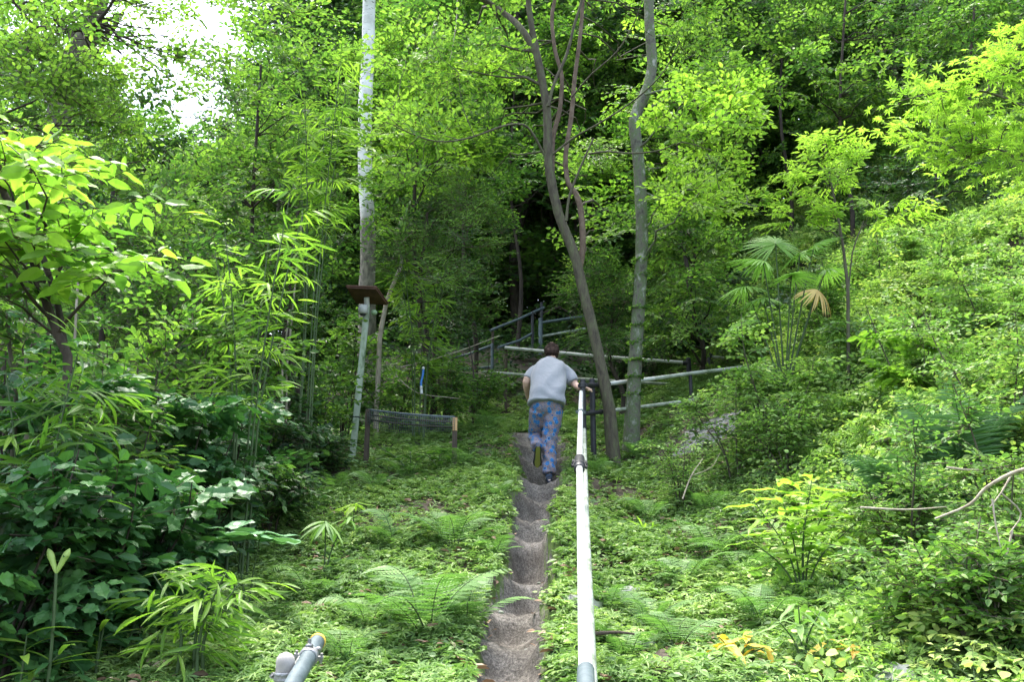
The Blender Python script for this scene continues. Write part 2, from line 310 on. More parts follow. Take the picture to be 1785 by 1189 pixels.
ys = np.concatenate([axis((-60, -4, 4), (-4, 2.8, 0.3), (2.8, 12.2, 0.03), (12.2, 24, 0.25)), np.geomspace(24, 400, 40)])
X, Y = np.meshgrid(xs, ys); Z = HT(X, Y)
Z = np.where(np.hypot(X, Y-10) > 60, np.minimum(Z, 40), Z)
V = np.stack([X, Y, Z], -1).reshape(-1, 3)
ny, nx = X.shape
i = np.arange(ny-1)[:, None]*nx; j = np.arange(nx-1)[None]
Q = np.stack([i+j, i+j+1, i+nx+j+1, i+nx+j], -1).reshape(-1, 4)
cx = V[Q, 0].mean(1); cyy = V[Q, 1].mean(1); uu = np.abs(path_u(cx, cyy))
inp = (uu < 1.2) & (cyy > 2.8) & (cyy < 11.9)
for nm, mask, mat in (('ground', ~inp, SOIL), ('path', inp, PATH)):
    q = Q[mask]; used, inv = np.unique(q, return_inverse=True)
    mb = MB(); mb.add(V[used], inv.reshape(-1, 4), 0, np.clip((uu[mask]-0.55)/0.6, 0, 1), True)
    tag(mb.obj(nm, mat), kind='structure')
# flat gravel patch beside the railings
mb = MB()
def patch(mb, cx_, cy_, rx, ry, lift, seed):
    r = np.random.default_rng(seed); n = 28; a = np.linspace(0, 2*PI, n, endpoint=False)
    k = 1+0.18*np.sin(a*3+seed)+0.1*r.normal(size=n); rings = []
    for f in (0.02, 0.35, 0.7, 1.0):
        x = cx_+rx*k*f*np.cos(a); y = cy_+ry*k*f*np.sin(a); rings.append(np.stack([x, y, HT(x, y)+lift*(1-f**4)-0.02*f**6], -1))
    v = np.concatenate(rings); i = np.arange(3)[:, None]*n; j = np.arange(n)[None]; j2 = (j+1) % n
    mb.add(v, np.stack([i+j, i+n+j, i+n+j2, i+j2], -1).reshape(-1, 4), 0, 0.1, True); mb.add(rings[0], np.arange(n)[None], 0, 0.1)
GRAVEL = noisemat('gravel', [(0.3, (0.06, 0.062, 0.056)), (0.5, (0.13, 0.135, 0.125)), (0.7, (0.24, 0.245, 0.235))], 22, 10, rough=0.9, bump=0.8, bscale=60)
g0 = ground_at(1245, 752)
patch(mb, g0[0], g0[1], 0.62, 0.38, 0.02, 3); tag(mb.obj('gravel_patch', GRAVEL), kind='structure')

# ------------------------------------------------------------------ leaf templates
T_OVAL = (np.array([[0, 0, 0], [.3, .26, .06], [.7, .2, .04], [1, 0, -.1], [.7, -.2, .04], [.3, -.26, .06]]), [np.array([[0, 3, 2, 1], [0, 5, 4, 3]])])
T_ROUND = (np.array([[0, 0, 0], [.22, .36, .05], [.65, .38, .05], [1, 0, -.08], [.65, -.38, .05], [.22, -.36, .05]]), [np.array([[0, 3, 2, 1], [0, 5, 4, 3]])])
T_RH = (np.array([[0, 0, 0], [.45, .27, .05], [1, 0, -.06], [.45, -.27, .05]]), [np.array([[0, 2, 1], [0, 3, 2]])])
T_NARROW = (np.array([[0, 0, 0], [.35, .12, .03], [.75, .09, 0], [1, 0, -.12], [.75, -.09, 0], [.35, -.12, .03]]), [np.array([[0, 3, 2, 1], [0, 5, 4, 3]])])
def t_blade(n=5, wd=.06, curl=.35):
    v = []; f = []
    for i in range(n+1):
        t = i/n; w_ = wd*math.sin(PI*min(1, (t*0.92+0.06)))**0.7*(1 if t < 1 else 0.05); z = -curl*t*t
        v += [[t, w_, z+w_*0.25], [t, 0, z], [t, -w_, z+w_*0.25]]
    for i in range(n):
        b = i*3; f += [[b, b+1, b+4, b+3], [b+1, b+2, b+5, b+4]]
    return (np.array(v), [np.array(f)])
T_BLADE = t_blade()
T_BLADE_UP = t_blade(5, .05, .6)
def t_big(n=7, wd=.27, serr=.035, curl=.22, cup=.10):
    """broad leaf with toothed margin, folded midrib and cup"""
    v = []; f = []
    for i in range(n+1):
        t = i/n; w_ = wd*(math.sin(PI*t**0.85))**0.75 if 0 < t < 1 else 0.004
        w_ += serr*((i % 2)*2-1)*(0 < i < n); z = -curl*t*t+0.04*math.sin(t*9)
        v += [[t, w_, z+w_*cup*4*.5], [t, w_*.5, z+w_*.12], [t, 0, z], [t, -w_*.5, z+w_*.12], [t, -w_, z+w_*cup*4*.5]]
    for i in range(n):
        b = i*5
        for k in range(4): f.append([b+k, b+k+1, b+k+6, b+k+5])
    return (np.array(v), [np.array(f)])
T_FLAT = t_big(7, .36, .035, .06, .03); T_BIG = t_big(); T_LOBE = t_big(7, .36, .05, .15, .05); T_SMOOTH = t_big(7, .22, 0, .35, .12)
def t_maple(L=7):
    v = [[0, 0, 0]]; f = []
    for i in range(L):
        a = math.radians(-118+236*i/(L-1)); r = 1.0-0.5*abs(i-(L-1)/2)/((L-1)/2)
        c = np.array([math.cos(a), math.sin(a)]); s_ = np.array([-c[1], c[0]]); b = len(v)
        for q, h, z in ((0.45*r, 0.105, .03), (r, 0, -.12), (0.45*r, -0.105, .03)): p = c*q+s_*h; v.append([p[0], p[1], z])
        f.append([0, b+2, b+1]); f.append([0, b+1, b]); 
    return (np.array(v), [np.array(f)])
T_MAPLE = t_maple()
def t_palmate(L=6):
    v = []; f = []
    for i in range(L):
        a = math.radians(-100+200*i/(L-1)); c = np.array([math.cos(a), math.sin(a)]); s_ = np.array([-c[1], c[0]]); b = len(v)
        for q, h, z in ((0, 0, 0), (.5, .13, .02), (1, 0, -.15), (.5, -.13, .02)): p = c*q+s_*h; v.append([p[0], p[1], z])
        f += [[b, b+2, b+1], [b, b+3, b+2]]
    return (np.array(v), [np.array(f)])
T_ROSETTE = t_palmate(5)
def t_pinna(n=7):
    """one fern pinna: comb of leaflets"""
    v = []; f = []
    for i in range(n):
        t = (i+.3)/n; wd = .10*(1-t)**.6+.015
        for s_ in (1, -1):
            b = len(v); v += [[t-.06, 0, 0], [t+.08, wd*s_, -.01], [t+.12, 0, 0]]; f.append([b, b+1, b+2] if s_ < 0 else [b, b+2, b+1])
    b = len(v); v += [[.8, .03, 0], [1.05, 0, 0], [.8, -.03, 0]]; f.append([b, b+2, b+1])
    return (np.array(v), [np.array(f)])
T_PINNA = t_pinna()
T_PIN_S = (np.array([[0, .05, 0], [.5, .06, 0], [1, 0, -.1], [.5, -.06, 0], [0, -.05, 0]]), [np.array([[0, 4, 3, 2, 1]])])

# ------------------------------------------------------------------ foliage sprays
UP = np.array([0, 0, 1.0])
def sprays(mb, r, C, OUT, L=0.6, nt=5, nl=7, ls=0.09, T=T_OVAL, spread=0.9, flat=0.3, droop=0.1, vb=0.5, vs=0.25, lj=0.5, twr=0.004, twig_mat=1, ang=0.95, tipv=0.15):
    """C,OUT (S,3). twigs fanning from C along OUT with alternate leaves"""
    C = np.asarray(C, float); S = len(C)
    if S == 0: return
    OUT = nrm(OUT); NN = nrm(UP+flat*r.normal(size=(S, 3)))
    NN = nrm(NN-OUT*np.sum(NN*OUT, 1, keepdims=True)); SD = np.cross(NN, OUT)
    a = np.linspace(-spread, spread, nt)[None]+r.normal(0, .12, (S, nt)); tl = L*(1-0.35*np.abs(a)/max(spread, .01))*r.uniform(.7, 1.15, (S, nt))
    TD = np.cos(a)[..., None]*OUT[:, None]+np.sin(a)[..., None]*SD[:, None]+NN[:, None]*r.normal(0, .10, (S, nt, 1))
    TD = nrm(TD)
    t = (np.arange(nl)+.6)/nl; t = t[None, None]+r.normal(0, .03, (S, nt, nl))
    P = C[:, None, None]+TD[:, :, None]*(tl[:, :, None]*t)[..., None]; P[..., 2] -= droop*(tl[:, :, None]*t)**2/L
    side = np.where(np.arange(nl) % 2 == 0, 1, -1)[None, None]*ang*(1-0.8*(t > .9)); side = side+r.normal(0, .25, side.shape)
    SDt = nrm(np.cross(np.broadcast_to(NN[:, None], TD.shape), TD))
    D = np.cos(side)[..., None]*TD[:, :, None]+np.sin(side)[..., None]*SDt[:, :, None]
    D[..., 2] -= droop+0.1*r.random((S, nt, nl))
    N = np.broadcast_to(NN[:, None, None], D.shape)+lj*r.normal(size=D.shape)
    val = (vb+vs*r.normal(size=(S, 1, 1))*0.7+vs*r.normal(size=(S, nt, nl))*.5+tipv*(t-.5))
    sz = ls*r.uniform(.65, 1.2, (S, nt, nl))
    mb.leaves(T, P.reshape(-1, 3), D.reshape(-1, 3), N.reshape(-1, 3), sz.ravel(), np.clip(val, 0, 1).ravel())
    if twr:
        A = np.repeat(C[:, None], nt, 1).reshape(-1, 3); E = P[:, :, -1].reshape(-1, 3); mb.twigs(A, E, twr, twig_mat)
def cluster(mb, r, c, rad, n, axis_pt=None, flatz=0.6, oz=.45, **kw):
    """n sprays in an ellipsoid blob around c, pointing outward"""
    d = nrm(r.normal(size=(n, 3))); rr = r.uniform(.25, 1, (n, 1))**.6
    P = np.asarray(c)+d*rr*np.array([rad, rad, rad*flatz])
    O = (d*np.array([1, 1, .45])+0.35*r.normal(size=(n, 3)))*np.array([1, 1, oz/.45])
    if axis_pt is not None: O = O+0.6*nrm(np.asarray(c)-np.asarray(axis_pt))*np.array([1, 1, oz/.45])
    sprays(mb, r, P, O, **kw)
def bend(a, b, n=6, sag=0.1, r=None, jit=0.03):
    a = np.asarray(a, float); b = np.asarray(b, float); t = np.linspace(0, 1, n)[:, None]
    p = a*(1-t)+b*t; L = np.linalg.norm(b-a); p[:, 2] += sag*L*np.sin(PI*t[:, 0])
    if r is not None: p[1:-1] += r.normal(0, jit*L, (n-2, 3))
    return p
def smooth(pts, n=4):
    pts = np.asarray(pts, float)
    P = np.vstack([2*pts[0]-pts[1], pts, 2*pts[-1]-pts[-2]]); out = []
    for i in range(1, len(P)-2):
        for k in range(n):
            t = k/n; a, b, c, d = P[i-1], P[i], P[i+1], P[i+2]
            out.append(.5*((2*b)+(-a+c)*t+(2*a-5*b+4*c-d)*t*t+(-a+3*b-3*c+d)*t**3))
    out.append(P[-2]); return np.array(out)
def limbs_to(mb, r, trunk, trad, targets, mat=0, rmin=0.008, k=0.55, low=0.15):
    """connect cluster centres with limbs leaving the trunk polyline"""
    trunk = np.asarray(trunk); L = len(trunk); anchors = []
    for c in targets:
        c = np.asarray(c); best = np.argmin(np.linalg.norm(trunk-c, axis=1)+0.55*np.clip(trunk[:, 2]-c[2]+0.25, 0, 9)*2)
        best = max(best, int(low*L)); a = trunk[best]; rad = max(rmin, min(trad[best]*k, 0.012*np.linalg.norm(c-a)+rmin))
        p = bend(a, c, 6, 0.05, r, 0.035); mb.tube(p, np.linspace(rad, rmin*.6, 6), 5, mat, cap=False); anchors.append(a)
    return anchors
# ------------------------------------------------------------------ background trees (prototypes, unit height = 10 m)
def proto_tree(seed, lo, rad, K, S, ls, T, mats, tr=0.16, lean=0.3, flatz=0.55, top=10.0, **kw):
    r = np.random.default_rng(seed)
    tp = np.array([[0, 0, -0.6], [0.05, 0, 1.5], [lean*.5, .1, 4], [lean, -.1, 7], [lean*1.3, 0, top*.96]]); tp = smooth(tp, 5)
    trd = np.linspace(tr, 0.02, len(tp)); mt = MB(); mt.tube(tp, trd, 9, 0, wob=.05, seed=seed)
    mc = MB(); cs = []
    for k in range(K):
        h = lo+(top-lo)*((k+.5)/K); q = (h-lo)/(top-lo); R = rad*(math.sin(PI*(0.12+0.80*q))**0.7)
        a = k*2.4+r.normal(0, .3); d = R*r.uniform(.35, 1)
        cs.append(np.array([math.cos(a)*d+lean*q, math.sin(a)*d, h-0.15*d+r.normal(0, .2)]))
    an = limbs_to(mt, r, tp, trd, cs, rmin=0.012)
    for c, a in zip(cs, an):
        cluster(mc, r, c, rad*.42*r.uniform(.75, 1.25), S, a, flatz, ls=ls, T=T, vb=kw.get('vb', .45)+r.normal(0, .12), **{k_: v_ for k_, v_ in kw.items() if k_ != 'vb'})
    return mt.mesh('trunk', [mats[2]]), mc.mesh('crown', [mats[0], mats[1]])
def put_tree(name, label, proto, x, y, height, wide=1.0, rot=0.0, group=None, base=None):
    z = float(HT(x, y)) if base is None else base
    o = empty(name, (x, y, z)); s = height/10.0
    for nm, me in zip(('trunk', 'crown'), proto):
        c = bpy.data.objects.new(nm, me); COL.objects.link(c); c.parent = o
    o.scale = (s*wide, s*wide, s); o.rotation_euler = (0, 0, rot); tag(o, label, 'tree', group); return o
P_EVER = proto_tree(11, 1.0, 2.6, 50, 30, .115, T_OVAL, (L_DARK, TWIG, BARK_D), L=.62, nt=4, nl=8, droop=.12)
P_BROAD = proto_tree(12, 0.8, 2.8, 50, 30, .12, T_OVAL, (L_MID, TWIG, BARK), L=.65, nt=4, nl=8)
P_YOUNG = proto_tree(13, 1.2, 2.6, 48, 28, .115, T_RH, (L_BRIGHT, TWIG, BARK), L=.7, nt=4, nl=9, flat=.2, flatz=.4, vb=.3)
P_HIGH = proto_tree(14, 4.6, 2.8, 36, 30, .12, T_OVAL, (L_DARK, TWIG, BARK_D), L=.62, nt=4, nl=8)
P_FINE = proto_tree(15, 0.5, 2.3, 52, 26, .10, T_NARROW, (L_MID, TWIG, BARK), L=.6, nt=5, nl=8, vb=.3)
BGN = 0
def bgt(px, pytop, Y, proto, label, wide=1.0, base=None, name='background_tree', group='trees of the forest behind'):
    global BGN; BGN += 1
    g = onground(px, Y); p = at(px, pytop, Y); h = max(3.0, p[2]-g[2])
    return put_tree(name, label, proto, g[0], g[1], h, wide*10/h*min(1.25, max(.55, h/11)), BGN*1.7, group)
E_, B_, Yg, Hi, Fi = P_EVER, P_BROAD, P_YOUNG, P_HIGH, P_FINE
BG = [
 # far row
 (-60, 40, 30, B_, 'far leafy tree whose top fills the extreme upper left edge of the woods', 1.5),
 (60, 130, 27, Fi, 'far fine leaved tree under the top left branch, left of the sky gap', 1.0),
 (165, 235, 31, B_, 'far low tree at the left foot of the bright sky gap', 1.4),
 (275, 262, 29, E_, 'far dark tree whose rounded top closes the bottom of the sky gap', 1.1),
 (370, 245, 33, B_, 'far green tree directly below the widest part of the sky gap', 1.4),
 (500, 60, 28, Fi, 'tall far tree whose crown borders the sky gap on its right', .9),
 (590, -60, 30, B_, 'tall far tree filling the view left of the white trunk', 1.2),
 (660, -160, 26, E_, 'tall dark evergreen directly behind the white trunk', 1.5),
 (760, -160, 31, B_, 'tall green tree right of the white trunk, behind the spreading limb', 1.6),
 (870, -200, 27, B_, 'tall green tree above the dark hollow, left of the forked tree', 1.6),
 (960, -200, 33, E_, 'evergreen deep behind the fork of the reddish stems', 1.5),
 (1060, -200, 28, B_, 'green tree seen between the forked tree and the lichen grey trunk', 1.5),
 (1170, -200, 31, E_, 'evergreen just right of the lichen grey trunk, far back', 1.5),
 (1270, -240, 26, Hi, 'high crowned dark tree over the darkest gap of the right slope', 1.7),
 (1380, -260, 31, E_, 'dark evergreen far back at the top of the right hillside gap', 1.6),
 (1490, -260, 27, Hi, 'dark high crowned tree behind the pinnate leaved sapling', 1.6),
 (1600, -280, 31, E_, 'dark evergreen on the hillside behind the maple', 1.6),
 (1720, -280, 27, B_, 'big leafy tree at the upper right edge above the maple', 1.6),
 (1850, -280, 30, B_, 'leafy hillside tree half cut by the right edge', 1.6),
 # middle row
 (20, 330, 19, B_, 'mid distance tree low behind the dark double stem at left', 1.1),
 (205, 350, 17, Fi, 'small fine leaved tree left of the low bright gap in the woods', 1.0),
 (450, 230, 19, B_, 'mid distance green tree behind the bamboo left of the white trunk', 1.1),
 (560, 80, 21, E_, 'dark mid distance tree between bamboo top and white trunk', 1.1),
 (725, 60, 19, Yg, 'bright layered tree immediately right of the white trunk', 1.05),
 (815, -120, 23, Fi, 'fine leaved tree behind the left arm of the forked tree', 1.1),
 (1010, -160, 20, B_, 'tall leafy tree shading the upper railings', 1.3),
 (1130, -60, 18, Hi, 'high crowned tree behind the grey lichen trunk', 1.2),
 (1215, 40, 17, Yg, 'bright yellow green tree right of the grey lichen trunk top', 0.9),
 (1330, -150, 22, B_, 'tall leafy tree beside the black gap at the hillside', 1.4),
 (1480, -60, 20, B_, 'green leafy tree leaning over the hillside gap, above the sapling', 1.2),
 (1590, -140, 18, B_, 'broad leafy hillside tree left of the maple branches', 1.2),
 (1700, -180, 20, E_, 'dark hillside tree directly behind the star leaved branches', 1.3),
]
for b in BG: bgt(*b)
# dark bare trunks standing in the shaded hollow
rt = np.random.default_rng(77); mbt = None
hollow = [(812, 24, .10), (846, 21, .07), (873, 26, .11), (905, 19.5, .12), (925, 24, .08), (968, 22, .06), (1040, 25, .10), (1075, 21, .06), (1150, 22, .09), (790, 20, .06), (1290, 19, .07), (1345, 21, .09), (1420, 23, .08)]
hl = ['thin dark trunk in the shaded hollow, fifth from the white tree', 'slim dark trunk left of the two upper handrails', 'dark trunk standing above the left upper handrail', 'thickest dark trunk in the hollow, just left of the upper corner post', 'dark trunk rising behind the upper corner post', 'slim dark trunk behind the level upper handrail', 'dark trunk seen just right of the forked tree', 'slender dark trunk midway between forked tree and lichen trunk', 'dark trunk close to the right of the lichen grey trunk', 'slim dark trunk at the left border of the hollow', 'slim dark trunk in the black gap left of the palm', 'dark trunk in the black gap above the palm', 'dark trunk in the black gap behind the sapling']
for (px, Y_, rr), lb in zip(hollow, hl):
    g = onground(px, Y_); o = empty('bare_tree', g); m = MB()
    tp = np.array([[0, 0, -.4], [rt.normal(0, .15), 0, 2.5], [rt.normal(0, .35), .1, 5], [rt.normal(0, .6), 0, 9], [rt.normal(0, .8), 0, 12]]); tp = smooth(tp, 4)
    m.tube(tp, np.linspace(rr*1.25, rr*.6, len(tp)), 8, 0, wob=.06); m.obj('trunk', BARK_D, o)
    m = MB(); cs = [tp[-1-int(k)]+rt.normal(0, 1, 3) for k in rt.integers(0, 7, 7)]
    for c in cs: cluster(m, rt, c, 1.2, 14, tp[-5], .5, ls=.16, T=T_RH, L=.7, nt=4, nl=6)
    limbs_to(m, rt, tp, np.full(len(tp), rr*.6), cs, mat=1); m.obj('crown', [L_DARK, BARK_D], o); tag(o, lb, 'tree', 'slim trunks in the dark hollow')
# ------------------------------------------------------------------ ground cover (uncountable)
rc = np.random.default_rng(21)
def scatter(n, x0, x1, y0, y1, fall=5.0):
    """random ground points, denser near the path's lower end"""
    y = rc.uniform(0, 1, n*3); y = y0+(y1-y0)*y**1.25; x = rc.uniform(x0, x1, n*3)
    keep = (np.abs(x) < 1.0+y*0.66) & (rc.random(n*3) < 1/(1+(y/9)**2))
    return x[keep][:n], y[keep][:n]
def place_cover(n, xr, yr, keepf, T, mat, s0, s1, hgt, vb, nm=None, mb=None, per=3):
    x, y = scatter(n, xr[0], xr[1], yr[0], yr[1]); k = keepf(x, y) > rc.random(len(x)); x, y = x[k], y[k]; m = len(x)
    z = HT(x, y); lump = np.clip(nz(x*2.3, y*2.3, 1, 3)+.45*nz(x*7, y*7, 1, 1), -1, 1)
    hh = hgt*(.35+.65*rc.random(m))*(0.75+0.6*lump); base = vb+0.12*lump+0.16*nz(x*.9, y*.9, 1, 8)+rc.normal(0, .10, m)
    for q in range(per):
        a = rc.uniform(0, 2*PI, m); d = np.stack([np.cos(a), np.sin(a), rc.uniform(-.35, .25, m)], -1)
        s = rc.uniform(s0, s1, m)*(1+np.clip(y-8, 0, 8)*.05); off = s[:, None]*0.25*d+np.stack([0*a, 0*a, hh*rc.uniform(.5, 1, m)], -1)
        mb.leaves(T, np.stack([x, y, z], -1)+off, d, UP+rc.normal(0, .33, (m, 3)), s, np.clip(base+rc.normal(0, .09, m), 0, 1), mat)
def off_path(x, y, a=.86, b=1.2):
    u = np.abs(path_u(x, y))+.12*nz(x*9, y*9, 1, 2); inside = (y > 2.6) & (y < 12)
    return np.where(inside, np.clip((u-a)/(b-a), 0, 1), 1.0)
def edge_left(y): return np.interp(y, [2, 4, 6, 9, 10.5, 13], [-1.75, -2.0, -2.2, -2.0, -1.9, -2.6])
def gx(x, y): return np.hypot((x-g0[0])/1.0, (y-g0[1])/.65)
def patchy(x, y):
    bare = np.clip((nz(x*1.5, y*1.5, 1, 6)+.35*nz(x*5, y*5, 1, 2)-0.15)*2.0, 0, 1)*np.clip((y-5)/2, .25, 1)
    return off_path(x, y)*(1-.82*bare)*np.clip((x-edge_left(y)+.35)/.5, 0.0, 1)*np.clip((gx(x, y)-.45)*2, .12, 1)
mb = MB()
place_cover(85000, (-3.2, 5), (2.2, 15), patchy, T_ROUND, 0, .022, .042, .09, .60, mb=mb, per=4)
place_cover(40000, (-3.2, 5), (2.2, 15), patchy, T_ROSETTE, 0, .035, .06, .14, .64, mb=mb, per=2)
place_cover(3500, (-3, 5), (2.2, 14), lambda x, y: patchy(x, y)*.7, T_OVAL, 0, .05, .09, .16, .52, mb=mb, per=3)
tag(mb.obj('ground_cover', [L_GROUND]), 'low bright green leafy ground cover spread over both sides of the dirt steps', 'ground cover', kind='stuff')
# creeping moss and seedlings right at the rim of the steps
mb = MB(); place_cover(15000, (-1.2, 1.6), (2.5, 12.5), lambda x, y: np.clip(1.35-np.abs(np.abs(path_u(x, y))-1.35)*1.8, 0, 1)*(np.abs(path_u(x, y)) > 1.0-.2*nz(x*6, y*6)), T_RH, 0, .012, .03, .03, .42, mb=mb, per=4)
tag(mb.obj('moss_fringe', [L_GROUND]), 'mossy fringe of tiny leaves along the rim of the worn steps', 'moss', kind='stuff')
# fallen leaves
mb = MB(); x, y = scatter(9000, -3, 6, 2.2, 14); k = (off_path(x, y, .5, 1.2) > rc.random(len(x))*1.05-.03) & (x > edge_left(y)-.6); x, y = x[k], y[k]; m = len(x)
k = (nz(x*1.5, y*1.5, 1, 6) > -.25) | (rc.random(m) < .35); x, y = x[k], y[k]; m = len(x)
a = rc.uniform(0, 2*PI, m); d = np.stack([np.cos(a), np.sin(a), rc.normal(0, .25, m)], -1)
mb.leaves(T_OVAL, np.stack([x, y, HT(x, y)+rc.uniform(.012, .05, m)], -1), d, UP+rc.normal(0, .4, (m, 3)), rc.uniform(.03, .085, m), np.clip(rc.normal(.5, .25, m), 0, 1))
tag(mb.obj('leaf_litter', [L_DEAD]), 'brown and pale fallen leaves scattered among the ground cover', 'fallen leaves', kind='stuff')
# small stones worn out of the path
for k_, (px_, Y_, s_, lb_) in enumerate([(880, 4.45, .022, 'small grey stone on the lowest visible step'), (918, 5.2, .018, 'small pale pebble on the right side of the lower path'), (873, 5.9, .025, 'stone stuck in the left edge of the lower path'), (940, 6.9, .018, 'small pebble on the step below the middle of the path'), (905, 7.6, .020, 'pebble on the left of the middle steps'), (955, 8.3, .018, 'pebble on the step just below the planted foot')]):
    g_ = onground(px_, Y_); m = MB(); m.ball((0, 0, 0), (s_, s_*.8, s_*.6), 14); v_ = np.concatenate(m.v); m.v = [(v_*(1+.15*np.sin(v_@np.array([90., 140., 60.])+k_))[:, None]).astype(np.float32)]
    o_ = m.obj('pebble', ROCK); o_.location = (g_[0], g_[1], float(HT(g_[0], g_[1]))+s_*.2); tag(o_, lb_, 'stone', 'pebbles on the steps')
# grass tufts
mb = MB(); x, y = scatter(3500, -3, 6, 2.2, 14); k = (off_path(x, y, 1.1, 1.6) > rc.random(len(x))) & (nz(x*1.1, y*1.1, 1, 9) > .2) & (x > edge_left(y)); x, y = x[k], y[k]; m = len(x)
for q in range(3):
    a = rc.uniform(0, 2*PI, m); d = np.stack([np.cos(a)*.6, np.sin(a)*.6, np.full(m, 1.0)], -1)
    mb.leaves(T_BLADE_UP, np.stack([x, y, HT(x, y)], -1)+rc.normal(0, .012, (m, 3)), d, np.stack([np.cos(a), np.sin(a), -0.4+0*a], -1)*-1, rc.uniform(.05, .15, m), np.clip(rc.normal(.55, .15, m), 0, 1))
tag(mb.obj('grass', [L_GROUND]), 'thin grass blades growing between the ground cover leaves', 'grass', kind='stuff')
# bushy undergrowth clothing the right bank
def edge_right(y): return np.interp(y, [2, 3.5, 5, 8, 10.5, 12.3, 13.5, 17], [1.0, 1.35, 1.6, 2.3, 3.3, 3.6, 3.2, 2.0])
mb = MB(); n = 34000; y = rc.uniform(0, 1, n)**.85*16+2.4; x = rc.uniform(0.8, 14, n); k = (x > edge_right(y)+.3*nz(x*2, y*2)) & (x < 1.6+y*.68) & (rc.random(n) < 1.15/(1+(y/14)**2)); x, y = x[k], y[k]
dd = np.clip((x-edge_right(y))/1.3, 0.08, 1); lump = nz(x*1.3, y*1.3, 1, 5); hgt = dd*np.interp(y, [3, 6, 9, 14], [.38, .55, .75, 1.05])*(.8+.45*lump)
z = HT(x, y)+hgt*rc.uniform(.35, 1.0, len(x))**.6; a = rc.uniform(0, 2*PI, len(x))
C = np.stack([x, y, z], -1); O = np.stack([np.cos(a)-.15, np.sin(a)-.45, rc.normal(.12, .25, len(x))], -1)
vb_ = (.5+.22*lump+rc.normal(0, .08, len(x)))
for q in range(6):
    s = slice(q, None, 6); v_ = vb_[s]+.12
    sprays(mb, rc, C[s], O[s], L=.24+.03*q, nt=4, nl=5+q % 2, ls=(.045, .055, .04, .065, .05, .038)[q], T=(T_OVAL, T_ROUND, T_RH, T_OVAL, T_ROSETTE, T_ROUND)[q], flat=.4, vb=v_[:, None, None], vs=.2, twr=.0022, twig_mat=1)
tag(mb.obj('undergrowth', [L_BANK, TWIG_G]), 'tangled bright green undergrowth covering the whole right bank', 'undergrowth', kind='stuff')
print('undergrowth sprays', len(x))
# dark understorey left of the clearing
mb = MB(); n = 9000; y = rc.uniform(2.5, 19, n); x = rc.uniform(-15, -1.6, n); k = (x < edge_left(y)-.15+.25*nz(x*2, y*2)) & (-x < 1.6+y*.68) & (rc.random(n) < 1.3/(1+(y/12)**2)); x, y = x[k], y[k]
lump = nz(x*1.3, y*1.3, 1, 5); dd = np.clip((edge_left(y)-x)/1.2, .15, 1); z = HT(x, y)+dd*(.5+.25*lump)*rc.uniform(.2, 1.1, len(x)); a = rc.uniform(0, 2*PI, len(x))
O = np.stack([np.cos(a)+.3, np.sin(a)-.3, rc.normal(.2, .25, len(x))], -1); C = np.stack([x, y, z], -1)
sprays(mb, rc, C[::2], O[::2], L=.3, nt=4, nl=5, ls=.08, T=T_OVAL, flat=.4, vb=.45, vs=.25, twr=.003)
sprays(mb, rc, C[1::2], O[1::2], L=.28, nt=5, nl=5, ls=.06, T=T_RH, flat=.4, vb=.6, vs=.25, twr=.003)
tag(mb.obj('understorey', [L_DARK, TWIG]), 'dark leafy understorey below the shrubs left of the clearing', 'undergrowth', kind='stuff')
# leafy floor and brush far behind the railings
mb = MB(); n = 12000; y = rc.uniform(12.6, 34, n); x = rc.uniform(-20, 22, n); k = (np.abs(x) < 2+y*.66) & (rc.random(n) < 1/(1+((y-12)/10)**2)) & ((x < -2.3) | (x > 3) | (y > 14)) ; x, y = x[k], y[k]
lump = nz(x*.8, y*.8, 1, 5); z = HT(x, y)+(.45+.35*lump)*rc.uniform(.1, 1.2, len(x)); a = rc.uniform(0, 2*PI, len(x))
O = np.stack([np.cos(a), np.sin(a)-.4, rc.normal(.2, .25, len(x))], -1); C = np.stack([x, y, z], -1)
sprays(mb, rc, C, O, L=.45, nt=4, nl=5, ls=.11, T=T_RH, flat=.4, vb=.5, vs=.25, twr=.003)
tag(mb.obj('forest_floor', [L_DARK, TWIG]), 'low dark brush on the forest floor behind the railings', 'undergrowth', kind='stuff')
